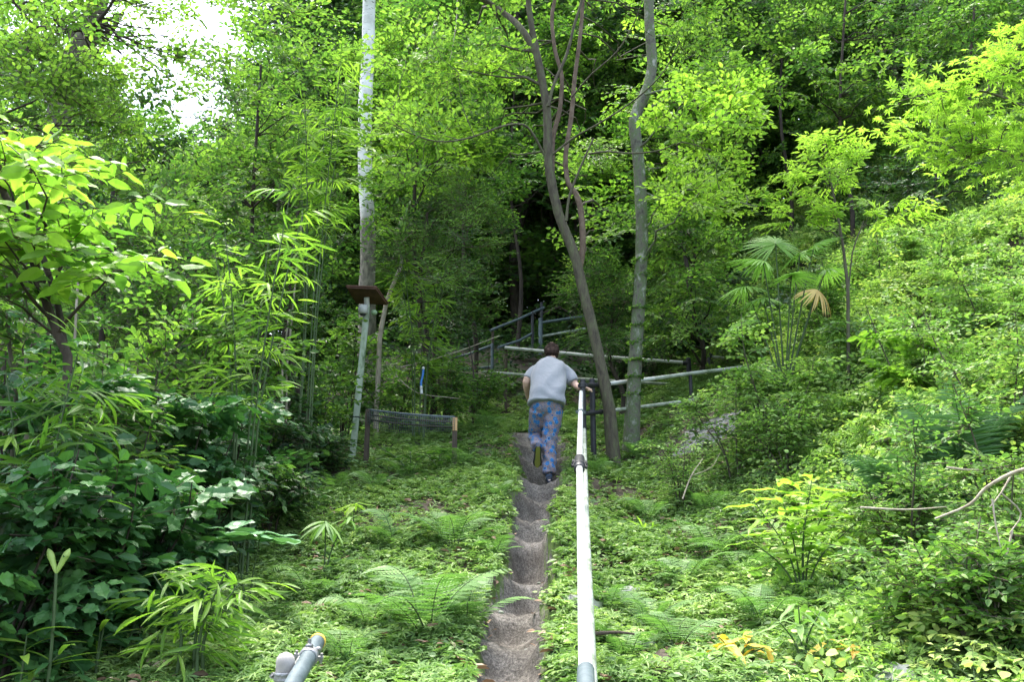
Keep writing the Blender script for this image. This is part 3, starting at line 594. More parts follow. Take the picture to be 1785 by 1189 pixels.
# ------------------------------------------------------------------ named trees near the camera
rd = np.random.default_rng(31)
def poly(pts, Y, dy=None, n=4):
    """photo pixels -> world polyline around forward distance Y (Y may be a list)"""
    Ys = np.broadcast_to(np.asarray(Y, float), (len(pts),)); return smooth(np.array([at(p[0], p[1], y) for p, y in zip(pts, Ys)]), n)
def custom_tree(name, label, cat, trunks, clusters, tm, lm, base=None, group=None, limb=True, tw=TWIG, **kw):
    """trunks: list of (world pts, r0, r1[, matidx]); clusters: (px,py,Y,rad,n[,overrides])"""
    base = trunks[0][0][0] if base is None else np.asarray(base); o = empty(name, base); m = MB()
    for k, t in enumerate(trunks):
        rr_ = np.linspace(t[1], t[2], len(t[0]))
        if k == 0 and t[1] > .06: rr_[:3] *= [1.3, 1.12, 1.03]
        m.tube(t[0], rr_, 14 if t[1] > .03 else 6, t[3] if len(t) > 3 else 0, wob=.05, seed=k)
    allp = np.concatenate([t[0] for t in trunks]); allr = np.concatenate([np.linspace(t[1], t[2], len(t[0])) for t in trunks])
    mc = MB()
    cs = [at(c[0], c[1], c[2]) for c in clusters]
    if limb: limbs_to(m, rd, allp, allr, cs, low=0.0, rmin=.005)
    for c, p in zip(clusters, cs):
        q = dict(kw); 
        if len(c) > 5: q.update(c[5])
        q['vb'] = q.get('vb', .5)+rd.normal(0, .07); fz = q.pop('flatz', .5)
        cluster(mc, rd, p, c[3], c[4], base+np.array([0, 0, 1.5]), fz, **q)
    m.v = [v-base.astype(np.float32) for v in m.v]; mc.v = [v-base.astype(np.float32) for v in mc.v]
    tms = tm if isinstance(tm, list) else [tm]
    m.obj('trunk', tms, o)
    if clusters: mc.obj('crown', [lm, tw], o)
    return tag(o, label, cat, group), o
def R(x0, x1, y0, y1, Y, rad, n, k, **ov):
    """k clusters spread over a photo rectangle"""
    out = []
    for i in range(k):
        out.append((rd.uniform(x0, x1), rd.uniform(y0, y1), Y+rd.uniform(-.8, .8), rad*rd.uniform(.7, 1.2), n, ov))
    return out
# white barked tree
b = onground(640, 13.2)
tr = np.vstack([[b-np.array([0, 0, .3])], poly([(640, 560), (641, 460), (641, 380), (637, 310), (636, 200), (640, 120), (643, 40), (645, -60), (650, -200), (655, -330)], 13.2, n=3)])
custom_tree('white_barked_tree', 'tall straight tree with peeling white bark left of the centre', 'tree', [(tr, .132, .098)],
  R(560, 740, -120, 30, 13, .9, 16, 6)+R(480, 800, -300, -120, 13.5, 1.2, 16, 7), BARK_W, L_MID, L=.55, nt=4, nl=6, ls=.10, T=T_OVAL, vb=.6)
# forked brown tree with several stems
Yf = 10.0
b = onground(1072, Yf); b[2] -= .1
t1 = np.vstack([[b], poly([(1062, 712), (1046, 630), (1030, 560), (1015, 500), (1000, 440), (978, 385), (966, 340), (956, 280), (954, 200), (947, 150), (935, 90)], Yf, n=3)])
jn = at(935, 90, Yf)
t1b = poly([(935, 90), (926, 40), (920, -10), (915, -120), (905, -260)], Yf, n=3)
t1c = poly([(935, 92), (905, 45), (868, 15), (838, -5), (780, -60), (700, -160)], [Yf, Yf, 10.3, 10.2, 10, 9.7], n=3)
t2 = poly([(1008, 478), (1016, 430), (1013, 370), (1004, 338), (990, 318), (986, 270), (996, 202), (1002, 135), (1012, 57), (1018, -40), (1025, -180)], Yf+.12, n=3)
t3 = poly([(963, 300), (964, 240), (976, 190), (979, 130), (968, 90), (962, 30), (968, -20), (960, -150)], Yf+.2, n=3)
t4 = poly([(956, 185), (966, 145), (988, 94), (1002, 40), (1016, -10), (1040, -140)], Yf-.1, n=3)
t5 = poly([(987, 385), (992, 345), (1005, 308), (1022, 268), (1035, 240)], Yf-.15, n=3)
t6 = poly([(1026, 268), (1060, 264), (1105, 267), (1150, 262), (1190, 248), (1240, 262)], [Yf-.15, 9.70, 9.50, 9.40, 9.30, 9.20], n=3)
t7 = poly([(950, 272), (930, 235), (912, 217), (878, 219), (840, 233), (800, 244), (760, 246), (715, 232), (660, 205)], [Yf, 9.90, 9.80, 9.60, 9.50, 9.40, 9.20, 9.10, 8.90], n=3)
t8 = poly([(962, 270), (1000, 240), (1032, 222), (1079, 193), (1123, 160), (1160, 120), (1185, 70)], [Yf, 9.90, 9.70, 9.60, 9.40, 9.20, 9.00], n=3)
t9 = poly([(996, 170), (1030, 130), (1075, 90), (1105, 40), (1120, 0)], [Yf, 9.80, 9.60, 9.40, 9.20], n=3)
custom_tree('forked_tree', 'brown tree with leaning trunk forking into several thin stems beside the rail corner', 'tree',
  [(t1, .068, .052), (t1b, .045, .024), (t1c, .048, .024), (t2, .042, .022, 1), (t3, .032, .022, 1), (t4, .022, .014), (t5, .018, .010), (t6, .015, .005), (t7, .018, .006), (t8, .016, .006), (t9, .013, .006)],
  R(690, 830, 60, 200, 9.6, .5, 10, 5)+R(820, 1000, -140, 20, 10, .7, 12, 7)+R(1020, 1250, 0, 160, 11.6, .5, 10, 8)+R(800, 1060, 60, 330, 12.5, .5, 10, 12)+R(860, 960, 60, 160, 11, .4, 7, 3)+R(1000, 1120, 300, 430, 10.8, .35, 7, 4)+R(640, 780, 220, 330, 9.6, .4, 8, 5)+[(1230, 262, 9.6, .45, 12, {'vb': .8})], [BARK, BARK_R], L_MID, L=.42, nt=4, nl=6, ls=.085, T=T_OVAL, vb=.62, droop=.2)
# lichen covered grey trunk
Yl = 10.5; b = onground(1099, Yl); b[2] -= .1
t1 = np.vstack([[b], poly([(1104, 690), (1109, 600), (1115, 510), (1119, 430), (1117, 350), (1113, 280), (1107, 228), (1108, 200), (1126, 160), (1137, 115), (1133, 60), (1131, 0), (1128, -100), (1120, -260)], Yl, n=3)])
tb = poly([(1124, 165), (1150, 158), (1187, 148), (1215, 140)], Yl-.2, n=3)
tc = poly([(1113, 330), (1150, 345), (1200, 330), (1260, 345), (1320, 360)], [Yl, 10.6, 10.3, 10, 9.8], n=3)
td = poly([(1128, 190), (1170, 170), (1230, 175), (1290, 190)], [Yl, 10.6, 10.3, 10], n=3)
custom_tree('grey_trunk_tree', 'tree with kinked grey trunk patched with lichen and ivy, right of the forked tree', 'tree', [(t1, .086, .066), (tb, .02, .008), (tc, .022, .008), (td, .02, .008)],
  R(1180, 1310, 130, 270, 9.8, .36, 8, 8, vb=.75)+R(1190, 1320, 340, 400, 10, .28, 8, 6, vb=.8)+R(1150, 1260, -140, 20, 11.6, .6, 10, 6)+R(1160, 1250, 250, 340, 10.4, .3, 7, 4, vb=.7), BARK_L, L_BRIGHT, L=.34, nt=4, nl=6, ls=.085, T=T_OVAL, vb=.55, droop=.15)
# ivy on its foot
m = MB(); k = np.linspace(.02, .45, 130)
P = t1[(k*(len(t1)-1)*.55).astype(int)]; a = rd.uniform(0, 2*PI, 130); O = np.stack([np.cos(a), np.sin(a), .4*np.ones(130)], -1)
sprays(m, rd, P+O*.07*[1, 1, 0], O, L=.10, nt=3, nl=3, ls=.045, T=T_RH, vb=.6, twr=.0015); m.obj('ivy', [L_MID, TWIG], bpy.data.objects['grey_trunk_tree'], ).location = tuple(-b)
# left dark double stemmed tree with large bright leaves
Y4 = 4.7; b = onground(128, Y4+.3); b[2] -= .6
t1 = np.vstack([[b], poly([(118, 620), (92, 560), (62, 470), (38, 400), (12, 345), (-40, 260)], Y4, n=3)])
t2 = poly([(112, 600), (100, 530), (75, 450), (50, 395), (45, 320), (70, 270)], Y4+.1, n=3)
big = dict(oz=.08, L=.36, nt=3, nl=4, ls=.14, T=T_SMOOTH, flat=.12, vb=.5, vs=.2, droop=.05, twr=.004, flatz=.35)
custom_tree('large_leaved_tree', 'dark double stemmed tree at the left edge with big bright translucent leaves', 'tree', [(t1, .028, .018), (t2, .022, .010)],
  R(-30, 140, 260, 330, 4.7, .24, 4, 6, vb=.7, flatz=.2)+R(0, 200, 340, 430, 4.9, .26, 4, 6, vb=.5)+R(100, 230, 430, 510, 5.0, .24, 4, 4, vb=.35)+R(-60, 40, 430, 560, 4.6, .3, 4, 3, vb=.3), BARK_D, L_BRIGHT, **big)
# overhanging limb top left, trunk outside the frame
Y5 = 9.0; b = onground(-190, Y5)
t1 = np.vstack([[b-[0, 0, .3]], poly([(-190, 500), (-170, 300), (-150, 60), (-120, -150)], Y5, n=3)])
t2 = poly([(-150, 80), (-60, 60), (0, 70), (34, 77), (62, 48), (110, 52), (155, 48), (185, 20), (205, -10), (260, -60)], [9, 8.8, 8.6, 8.5, 8.5, 8.4, 8.4, 8.3, 8.2, 8], n=3)
t3 = poly([(62, 50), (40, 20), (10, -10), (-30, -60)], 8.5, n=3)
lacy = dict(L=.40, nt=4, nl=6, ls=.075, T=T_OVAL, flat=.3, vs=.2)
custom_tree('overhanging_tree', 'tree leaning in over the top left corner with a zigzag dark limb', 'tree', [(t1, .13, .09), (t2, .035, .012), (t3, .02, .01)],
  R(-20, 130, 90, 230, 8.5, .45, 9, 11)+R(-40, 140, -40, 60, 8.6, .45, 8, 10)+R(170, 330, -30, 110, 9, .26, 4, 11)+R(130, 260, 120, 240, 9, .25, 4, 9)+R(270, 440, 20, 220, 9.5, .25, 4, 13)+R(420, 560, -60, 60, 9.5, .5, 9, 5), BARK_D, L_MID, vb=.68, **lacy)
# leaning thick trunk top left
Y6 = 13.0; b = onground(60, Y6)
t1 = np.vstack([[b-[0, 0, .3]], poly([(70, 400), (95, 250), (120, 130), (150, 70), (165, 20), (190, -80)], Y6, n=3)])
custom_tree('leaning_trunk_tree', 'thick leaning brown trunk in the foliage left of the sky gap', 'tree', [(t1, .22, .16), (poly([(125, 125), (165, 95), (190, 60), (215, 20)], Y6, n=3), .06, .03)],
  R(40, 260, -120, -10, 13, .8, 10, 8)+R(20, 110, 220, 340, 13, .7, 14, 6), BARK, L_MID, L=.5, nt=4, nl=6, ls=.10, T=T_OVAL, vb=.5)
# foliage mass left of white trunk
for nm, lb, px, Y_, cl, mat, kw_ in [
  ('leafy_tree', 'green layered tree between the sky gap and the white trunk', 455, 11.5, R(460, 600, 80, 200, 11.3, .5, 11, 8)+R(400, 560, 220, 330, 11.3, .5, 11, 8)+R(280, 420, 230, 320, 11.5, .4, 9, 6), L_MID, dict(ls=.085, T=T_OVAL, vb=.62, L=.42, nt=4, nl=6, flat=.2)),
  ('leafy_tree', 'bright green layered tree just right of the white trunk', 735, 12.0, R(660, 850, 100, 270, 11.2, .5, 12, 12, vb=.65)+R(670, 800, 260, 330, 12, .4, 10, 4), L_BRIGHT, dict(ls=.085, T=T_OVAL, vb=.5, L=.42, nt=4, nl=7, flat=.15)),
  ('leafy_tree', 'small dark green tree behind the stem with the lamp, right of the white trunk', 745, 11.6, R(670, 850, 330, 440, 11.4, .42, 11, 9)+R(680, 800, 440, 520, 11, .35, 9, 5), L_DARK, dict(ls=.07, T=T_NARROW, vb=.8, L=.4, nt=5, nl=8, flat=.3)),
  ('leafy_tree', 'leafy tree with dense mid green crown left of the lamp, below the bamboo top', 520, 9.6, R(390, 560, 330, 470, 10.2, .40, 11, 11)+R(430, 560, 460, 560, 10.2, .33, 9, 6), L_MID, dict(ls=.075, T=T_OVAL, vb=.45, L=.4, nt=4, nl=6)),
  ('leafy_tree', 'slender leafy tree left of the low bright gap in the woods', 200, 8.4, R(120, 330, 330, 470, 8.6, .42, 10, 10)+R(90, 260, 250, 340, 9, .4, 9, 5), L_MID, dict(ls=.08, T=T_OVAL, vb=.55, L=.4, nt=4, nl=6)),
  ('leafy_tree', 'fine leaved tree filling the view behind the bright bamboo at left', 330, 8.0, R(60, 400, 400, 560, 7.8, .4, 11, 17), L_MID, dict(ls=.07, T=T_OVAL, vb=.45, L=.38, nt=4, nl=6)),
  ('leafy_tree', 'fine leaved tree between the bamboo and the lamp post, at lamp height', 500, 9.9, R(420, 575, 480, 640, 9.8, .36, 11, 10), L_MID, dict(ls=.07, T=T_OVAL, vb=.45, L=.38, nt=4, nl=6)),
  ('leafy_tree', 'small tree at the extreme left behind the dark double stem', 30, 8.0, R(-40, 120, 380, 560, 8.2, .42, 10, 9), L_MID, dict(ls=.075, T=T_OVAL, vb=.5, L=.4, nt=4, nl=6)),
  ('feathery_conifer', 'feathery young conifer between the forked trunk and the lichen trunk', 1075, 12.6, R(1020, 1110, 470, 620, 12.4, .36, 14, 8)+R(1000, 1060, 500, 540, 12.3, .3, 10, 2), L_MID, dict(ls=.06, T=T_NARROW, vb=.35, L=.42, nt=6, nl=12, flat=.15, ang=1.1)),
  ('leafy_tree', 'light green tree right of the grey trunk above the middle rail post', 1215, 13.0, R(1130, 1290, 380, 480, 12.7, .5, 12, 9)+R(1140, 1260, 480, 590, 12.3, .42, 11, 9), L_MID, dict(ls=.08, T=T_OVAL, vb=.6, L=.4, nt=4, nl=6)),
  ('leafy_tree', 'bright crowned tree behind the kinked grey trunk', 1190, 14.5, R(1060, 1260, 230, 380, 14.3, .6, 12, 9)+R(1180, 1330, 60, 190, 14.6, .6, 12, 9), L_BRIGHT, dict(ls=.10, T=T_OVAL, vb=.45, L=.45, nt=4, nl=6, flat=.2)),
  ('leafy_tree', 'hillside tree with hanging green leaves above the dark gap, left of the maple', 1475, 14.0, R(1400, 1620, 60, 200, 14, .7, 14, 12, droop=.5)+R(1480, 1700, -60, 80, 14, .8, 14, 9, droop=.5), L_MID, dict(ls=.10, T=T_OVAL, vb=.6, L=.5, nt=4, nl=6)),
  ('leafy_tree', 'dark glossy hillside tree behind the maple leaves', 1640, 12.5, R(1540, 1800, 180, 340, 12.5, .6, 12, 12), L_DARK, dict(ls=.09, T=T_OVAL, vb=.55, L=.45, nt=4, nl=6)),
  ('leafy_tree', 'green tree filling the view between the reddish stems, above the dark hollow', 900, 16.5, R(790, 1060, 40, 330, 16.5, .8, 14, 16), L_BRIGHT, dict(ls=.10, T=T_OVAL, vb=.4, L=.5, nt=4, nl=7)),
  ('leafy_tree', 'green tree behind the thin branch that curves left, near the white trunk', 820, 14.0, R(730, 880, 180, 400, 14, .6, 13, 13), L_MID, dict(ls=.085, T=T_OVAL, vb=.4, L=.45, nt=4, nl=7)),
  ('leafy_tree', 'hillside tree with dense green crown at the top, right of the pale sky specks', 1370, 15.5, R(1300, 1460, -60, 110, 15.5, .9, 16, 13), L_MID, dict(ls=.10, T=T_OVAL, vb=.55, L=.5, nt=4, nl=7)),
  ('leafy_tree', 'hillside tree low behind the sapling, half in the black gap', 1420, 16.0, R(1400, 1600, 190, 300, 15, .7, 14, 12, droop=.4), L_MID, dict(ls=.10, T=T_OVAL, vb=.35, L=.5, nt=4, nl=7)),
  ('leafy_tree', 'hillside tree in the top right corner', 1700, 13.0, R(1650, 1830, -40, 120, 13, .7, 14, 12, droop=.3), L_MID, dict(ls=.09, T=T_OVAL, vb=.5, L=.5, nt=4, nl=7)),
  ('leafy_tree', 'small glossy tree left of the dark hollow, behind the mesh barrier', 770, 13.0, R(720, 840, 440, 560, 13, .42, 12, 9), L_DARK, dict(ls=.07, T=T_OVAL, vb=.6, L=.4, nt=4, nl=7)),
  ]:
    b = onground(px, Y_); b[2] -= .2; top = at(px, min(c[1] for c in cl)+30, Y_)
    tp = smooth([b, b*.75+top*.25+[.1, 0, 0], b*.45+top*.55-[.12, 0, 0], top], 5)
    custom_tree(nm, lb, 'conifer' if 'conifer' in nm else 'tree', [(tp, .05, .018)], cl, BARK_D, mat, **kw_)
# thin pale trunk behind the lamp and two dead canes
b = onground(655, 11.2); custom_tree('pale_stem_tree', 'thin pale twisted stem rising just behind the lamp post', 'tree', [(np.vstack([[b-[0, 0, .2]], poly([(662, 590), (668, 555), (676, 520), (690, 485), (700, 455), (690, 420), (700, 380)], 11.2, n=3)]), .035, .018)], R(670, 740, 380, 430, 11, .3, 8, 3), BARK_P, L_MID, ls=.07, T=T_OVAL, L=.35, nt=4, nl=6)
# maple entering from the right
Ym = 6.2; b = onground(1900, Ym); b[2] -= .2
t1 = np.vstack([[b], poly([(1900, 420), (1885, 250), (1900, 60), (1920, -100)], Ym, n=3)])
mk = dict(L=.36, nt=3, nl=3, ls=.078, T=T_MAPLE, flat=.10, vb=.85, vs=.12, droop=.22, lj=.25, twr=.002, ang=.7, flatz=.22, spread=.7)
arms = [(poly([(1890, 200), (1800, 190), (1720, 160), (1640, 160), (1570, 175)], [Ym, 6.1, 6, 6, 6], n=3), .016, .004), (poly([(1890, 160), (1800, 130), (1740, 110), (1700, 95)], [Ym, 6.1, 6, 6], n=3), .014, .004), (poly([(1890, 320), (1800, 290), (1740, 260), (1690, 275)], [Ym, 6.1, 6, 6], n=3), .014, .004), (poly([(1890, 60), (1830, 60), (1785, 60)], [Ym, 6.1, 6], n=3), .014, .004)]
def A(*pts, rad=.13, n=4): return [(x_, y_, 6.0+rd.uniform(-.3, .3), rad, n, {}) for x_, y_ in pts]
custom_tree('maple_tree', 'maple with yellow green star leaves reaching in from the right edge', 'tree', [(t1, .06, .04)]+arms,
  A((1590, 175), (1640, 165), (1680, 180), (1700, 150), (1735, 140), (1760, 120), (1790, 100), (1720, 110), (1780, 70), (1655, 200), (1700, 215), (1620, 215), (1600, 235), (1760, 200), (1640, 250))+A((1700, 280), (1740, 255), (1770, 240), (1800, 215), (1760, 290), (1800, 270), (1720, 240), (1670, 285), (1800, 320), rad=.14, n=5), BARK, L_BRIGHT, **mk)
# pinnate sapling
Ys = 9.0; b = onground(1478, Ys); t1 = np.vstack([[b-[0, 0, .1]], poly([(1478, 500), (1468, 420), (1455, 350), (1445, 300), (1435, 245)], Ys, n=3)])
sk_ = dict(L=.30, nt=3, nl=9, ls=.10, T=T_NARROW, flat=.15, vb=.9, vs=.12, droop=.25, ang=1.1, lj=.2, twr=.003, spread=.5, flatz=.6)
custom_tree('sapling', 'yellow green sapling with feather shaped leaves standing before the black gap', 'sapling', [(t1, .022, .008), (poly([(1480, 500), (1486, 440), (1500, 400), (1506, 385)], Ys, n=2), .01, .006)],
  [(1440, 255, Ys, .18, 6, {}), (1415, 295, Ys, .22, 8, {}), (1480, 270, Ys, .22, 7, {}), (1400, 330, Ys, .22, 7, {}), (1490, 300, Ys, .2, 6, {}), (1440, 330, Ys, .25, 8, {}), (1455, 385, Ys, .25, 6, {}), (1395, 375, Ys, .25, 7, {}), (1530, 365, Ys, .25, 7, {}), (1580, 375, Ys, .2, 5, {})], BARK, L_BRIGHT, **sk_)
# ------------------------------------------------------------------ shrubs and single plants
re_ = np.random.default_rng(41)
def shrub(label, px, pytop, Y, rad, n=60, mat=L_GLOSSY, T=T_BIG, ls=.15, name='shrub', stems=7, low=.25, base=None, stem_mat=BARK_D, group=None, cat='shrub', **kw):
    g = onground(px, Y) if base is None else base; top = at(px, pytop, Y)[2]; h = max(.25, top-g[2]); o = empty(name, g)
    m = MB(); mc = MB(); tips = []
    for k in range(stems):
        a = k*2.4+re_.normal(0, .3); q = rad*re_.uniform(.3, .95); tip = np.array([math.cos(a)*q, math.sin(a)*q, h*re_.uniform(.5, 1.08)])
        p = smooth([[math.cos(a)*.05, math.sin(a)*.05, -.15], tip*[.25, .25, .3], tip*[.7, .7, .7]+re_.normal(0, .03, 3), tip], 3)
        m.tube(p, np.linspace(.006+.004*h, .003, len(p)), 5, cap=False); tips.append(p)
    P = []; O = []
    for i in range(n):
        p = tips[i % stems]; t = low+(1-low)*re_.random()**.7; c = p[int(t*(len(p)-1))]; a = re_.uniform(0, 2*PI)
        d = np.array([math.cos(a), math.sin(a), re_.normal(.15, .2)]); P.append(c+d*re_.uniform(.02, .25)*rad); O.append(d*[1, 1, 1]+c/np.linalg.norm(c+1e-6)*[.7, .7, .2])
    q = dict(L=.34, nt=3, nl=4, flat=.3, vb=.5, vs=.22, droop=.25, twr=.003); q.update(kw)
    sprays(mc, re_, np.array(P), np.array(O), ls=ls, T=T, **q)
    m.obj('stem', stem_mat, o); mc.obj('foliage', [mat, TWIG], o); return tag(o, label, cat, group)
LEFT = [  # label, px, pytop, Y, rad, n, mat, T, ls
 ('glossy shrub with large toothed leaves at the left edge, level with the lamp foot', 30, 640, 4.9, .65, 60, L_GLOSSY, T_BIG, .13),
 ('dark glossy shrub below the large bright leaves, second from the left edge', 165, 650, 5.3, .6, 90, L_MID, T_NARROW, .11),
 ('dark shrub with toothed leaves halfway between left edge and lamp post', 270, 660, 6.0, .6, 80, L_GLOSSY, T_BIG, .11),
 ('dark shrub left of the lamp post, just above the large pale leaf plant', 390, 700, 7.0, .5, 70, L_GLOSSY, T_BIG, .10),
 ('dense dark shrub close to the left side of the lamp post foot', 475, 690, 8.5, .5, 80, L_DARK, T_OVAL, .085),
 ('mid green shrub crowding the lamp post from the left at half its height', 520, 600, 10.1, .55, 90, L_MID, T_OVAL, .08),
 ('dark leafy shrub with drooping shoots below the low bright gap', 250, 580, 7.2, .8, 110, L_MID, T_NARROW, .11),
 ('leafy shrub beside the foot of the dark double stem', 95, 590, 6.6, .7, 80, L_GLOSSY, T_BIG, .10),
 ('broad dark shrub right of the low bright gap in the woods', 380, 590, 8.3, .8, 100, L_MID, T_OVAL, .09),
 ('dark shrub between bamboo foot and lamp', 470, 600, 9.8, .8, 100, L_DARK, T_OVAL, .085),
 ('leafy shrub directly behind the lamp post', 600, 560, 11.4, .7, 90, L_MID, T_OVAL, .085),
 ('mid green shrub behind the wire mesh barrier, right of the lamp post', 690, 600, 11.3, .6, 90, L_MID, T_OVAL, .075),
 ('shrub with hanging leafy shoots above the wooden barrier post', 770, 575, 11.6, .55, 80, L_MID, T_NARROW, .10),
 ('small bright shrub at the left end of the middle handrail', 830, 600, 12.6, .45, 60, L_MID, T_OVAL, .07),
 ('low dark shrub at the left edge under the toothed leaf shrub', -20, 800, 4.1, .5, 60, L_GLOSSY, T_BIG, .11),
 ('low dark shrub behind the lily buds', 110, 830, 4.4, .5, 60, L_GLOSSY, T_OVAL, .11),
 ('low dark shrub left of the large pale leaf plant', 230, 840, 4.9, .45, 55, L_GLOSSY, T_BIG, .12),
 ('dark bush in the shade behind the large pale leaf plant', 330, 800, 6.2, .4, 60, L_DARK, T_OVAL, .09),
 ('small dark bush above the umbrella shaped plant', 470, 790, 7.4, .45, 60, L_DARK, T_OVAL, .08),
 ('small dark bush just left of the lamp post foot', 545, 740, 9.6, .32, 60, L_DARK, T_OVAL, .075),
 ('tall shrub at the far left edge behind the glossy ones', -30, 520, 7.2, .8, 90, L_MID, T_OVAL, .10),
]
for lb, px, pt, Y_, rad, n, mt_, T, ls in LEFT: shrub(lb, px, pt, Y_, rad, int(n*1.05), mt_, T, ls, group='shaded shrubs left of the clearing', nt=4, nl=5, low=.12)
RIGHT = [
 ('thin stemmed light green shrub standing beside the gravel patch', 1285, 650, 8.6, .45, 60, L_BANK, T_OVAL, .055),
 ('open thin stemmed shrub to the right of the gravel patch', 1375, 660, 8.0, .4, 55, L_BANK, T_OVAL, .055),
 ('low shrub at the lower end of the gravel patch', 1190, 775, 8.2, .25, 36, L_BANK, T_OVAL, .045),
 ('bright bush on the bank below the palm', 1350, 540, 8.5, .5, 80, L_BANK, T_OVAL, .07),
 ('bright bush right of the brown palm frond', 1520, 540, 9.2, .6, 80, L_BANK, T_OVAL, .07),
 ('yellow green bush with upright broad shoots on the bank, right of the sapling stem', 1600, 530, 7.6, .4, 26, L_BRIGHT, T_SMOOTH, .12),
 ('bright fine leaved bush at the right edge below the maple', 1740, 380, 8.4, .7, 90, L_BANK, T_OVAL, .065),
 ('light bush on the upper bank left of the maple foot', 1630, 400, 10.2, .7, 90, L_BANK, T_OVAL, .07),
 ('pale green bush on the upper bank right of the sapling', 1540, 400, 11.6, .6, 80, L_BANK, T_OVAL, .07),
 ('bush at the right edge above the tall fern', 1770, 520, 6.6, .6, 80, L_BANK, T_OVAL, .06),
 ('yellow green bush at the right edge, lower half', 1775, 700, 4.9, .45, 70, L_BANK, T_OVAL, .05),
 ('bush on the bank just above the tall fern', 1660, 560, 7.6, .5, 70, L_BANK, T_OVAL, .06),
 ('light bush left of the palm, at the end of the middle handrail', 1300, 520, 12.4, .6, 80, L_BANK, T_OVAL, .07),
 ('dark fine leaved bush between sapling and palm', 1440, 470, 10.5, .5, 70, L_MID, T_OVAL, .06),
 ('low bush in front of the tall fern', 1590, 760, 5.6, .4, 70, L_BANK, T_OVAL, .05),
 ('low spreading bush under the dead twigs at lower right', 1640, 870, 4.4, .4, 70, L_BANK, T_OVAL, .05),
 ('broad leaved bush in the lower right corner', 1760, 960, 4.1, .3, 60, L_MID, T_OVAL, .06),
 ('dark bush beyond the middle rail posts', 1215, 570, 14.2, .7, 90, L_DARK, T_OVAL, .09),
 ('dark bush beyond the middle handrail, between the two main trunks', 1085, 585, 14.3, .5, 70, L_DARK, T_OVAL, .09),
]
for lb, px, pt, Y_, rad, n, mt_, T, ls in RIGHT: shrub(lb, px, pt, Y_, rad, int(n*1.6), mt_, T, ls*.85, group='shrubs on the right bank', stem_mat=BARK, L=.26, nt=4, nl=6, stems=5)
# bamboo
def bamboo(label, px, pytop, Y, n=5, rad=.35, ls=.2, vb=.6, lo=.35, per=9):
    g = onground(px, Y); h = at(px, pytop, Y)[2]-g[2]; o = empty('bamboo', g); mc = MB(); P = []; O = []
    for k in range(n):
        a = k*2.4+.7; tip = np.array([math.cos(a)*rad, math.sin(a)*rad*.7, h*re_.uniform(.8, 1)]); m = MB()
        p = smooth([[math.cos(a)*.08, math.sin(a)*.08, -.1], tip*[.25, .25, .4], tip*[.6, .6, .75], tip], 4)
        m.tube(p, np.linspace(.010, .003, len(p)), 6); m.obj('cane', TWIG_G, o)
        for i in range(per):
            t = lo+(1-lo)*i/(per-1); c = p[int(t*(len(p)-1))]; b_ = re_.uniform(0, 2*PI)
            d = np.array([math.cos(b_), math.sin(b_), .45]); P.append(c); O.append(d)
    P = np.array(P); O = np.array(O)
    sprays(mc, re_, P, O, L=.30, nt=3, nl=4, ls=ls, T=T_BLADE, spread=.6, flat=.5, droop=.35, vb=vb, vs=.18, ang=.5, twr=.002)
    mc.obj('foliage', [L_BRIGHT, TWIG_G], o); return tag(o, label, 'bamboo', 'slender bamboos')
bamboo('bright bamboo with long pointed leaves in front of the low bright gap', 410, 350, 6.2, 5, .35, .16, .5, .45, 7)
bamboo('tall slim bamboo plume reaching toward the top, left of the white trunk', 525, 90, 8.8, 5, .28, .17, .55, .55, 11)
bamboo('small bamboo with drooping blades at the left edge', 20, 600, 4.3, 4, .25, .16, .3, .4)
for k_, (pts_, Y_, r_, lb_) in enumerate([([(28, 1080), (22, 960), (20, 820), (28, 700), (10, 560)], 4.9, .022, 'slim bare stem rising through the dark shrubs at the left edge'), ([(238, 960), (236, 860), (245, 760), (240, 640)], 5.9, .014, 'slim bare stem above the dark bushes, left of the large pale leaf plant'), ([(265, 950), (268, 850), (262, 760), (275, 650), (290, 560)], 6.1, .012, 'second slim stem, leaning right, left of the large pale leaf plant'), ([(150, 980), (146, 880), (160, 780), (150, 660)], 5.3, .011, 'slim dark stem between the lily buds and the large leaved tree')]):
    p = poly(pts_, Y_, n=3); g = onground(pts_[0][0], Y_); p = np.vstack([[g-[0, 0, .1]], p]); cl_ = [(pts_[-1][0]+dx_, pts_[-1][1]+dy_, Y_, .26, 6, {}) for dx_, dy_ in ((0, 0), (40, 25), (-45, 30), (20, 70))]
    custom_tree('sapling', lb_, 'sapling', [(p, r_, r_*.5)], cl_, BARK, L_MID, L=.3, nt=4, nl=5, ls=.07, T=T_OVAL, group='slim stems among the left shrubs')
bamboo('fine bamboo tuft right of the lamp, below the white trunk', 730, 400, 11.0, 5, .5, .16, .5, .4, 12)
bamboo('low bamboo with striped blades beside the lily buds', 330, 985, 4.2, 4, .22, .15, .5, .3, 6)
# bare canes
for (pts, Y_, lb) in [([(500, 640), (508, 560), (518, 460), (528, 370)], 9.4, 'tall bare tan cane left of the lamp'), ([(492, 650), (497, 600), (505, 540)], 9.2, 'short bare tan cane left of the lamp'), ([(128, 640), (132, 560), (138, 450), (141, 385)], 6.8, 'pale bare cane right of the dark double stem')]:
    p = poly(pts, Y_, n=3); g = onground(pts[0][0], Y_); p = np.vstack([[g-[0, 0, .1]], p]); m = MB(); m.tube(p, .011, 6); o = m.obj('cane', BARK_P, None, g); tag(o, lb, 'cane')
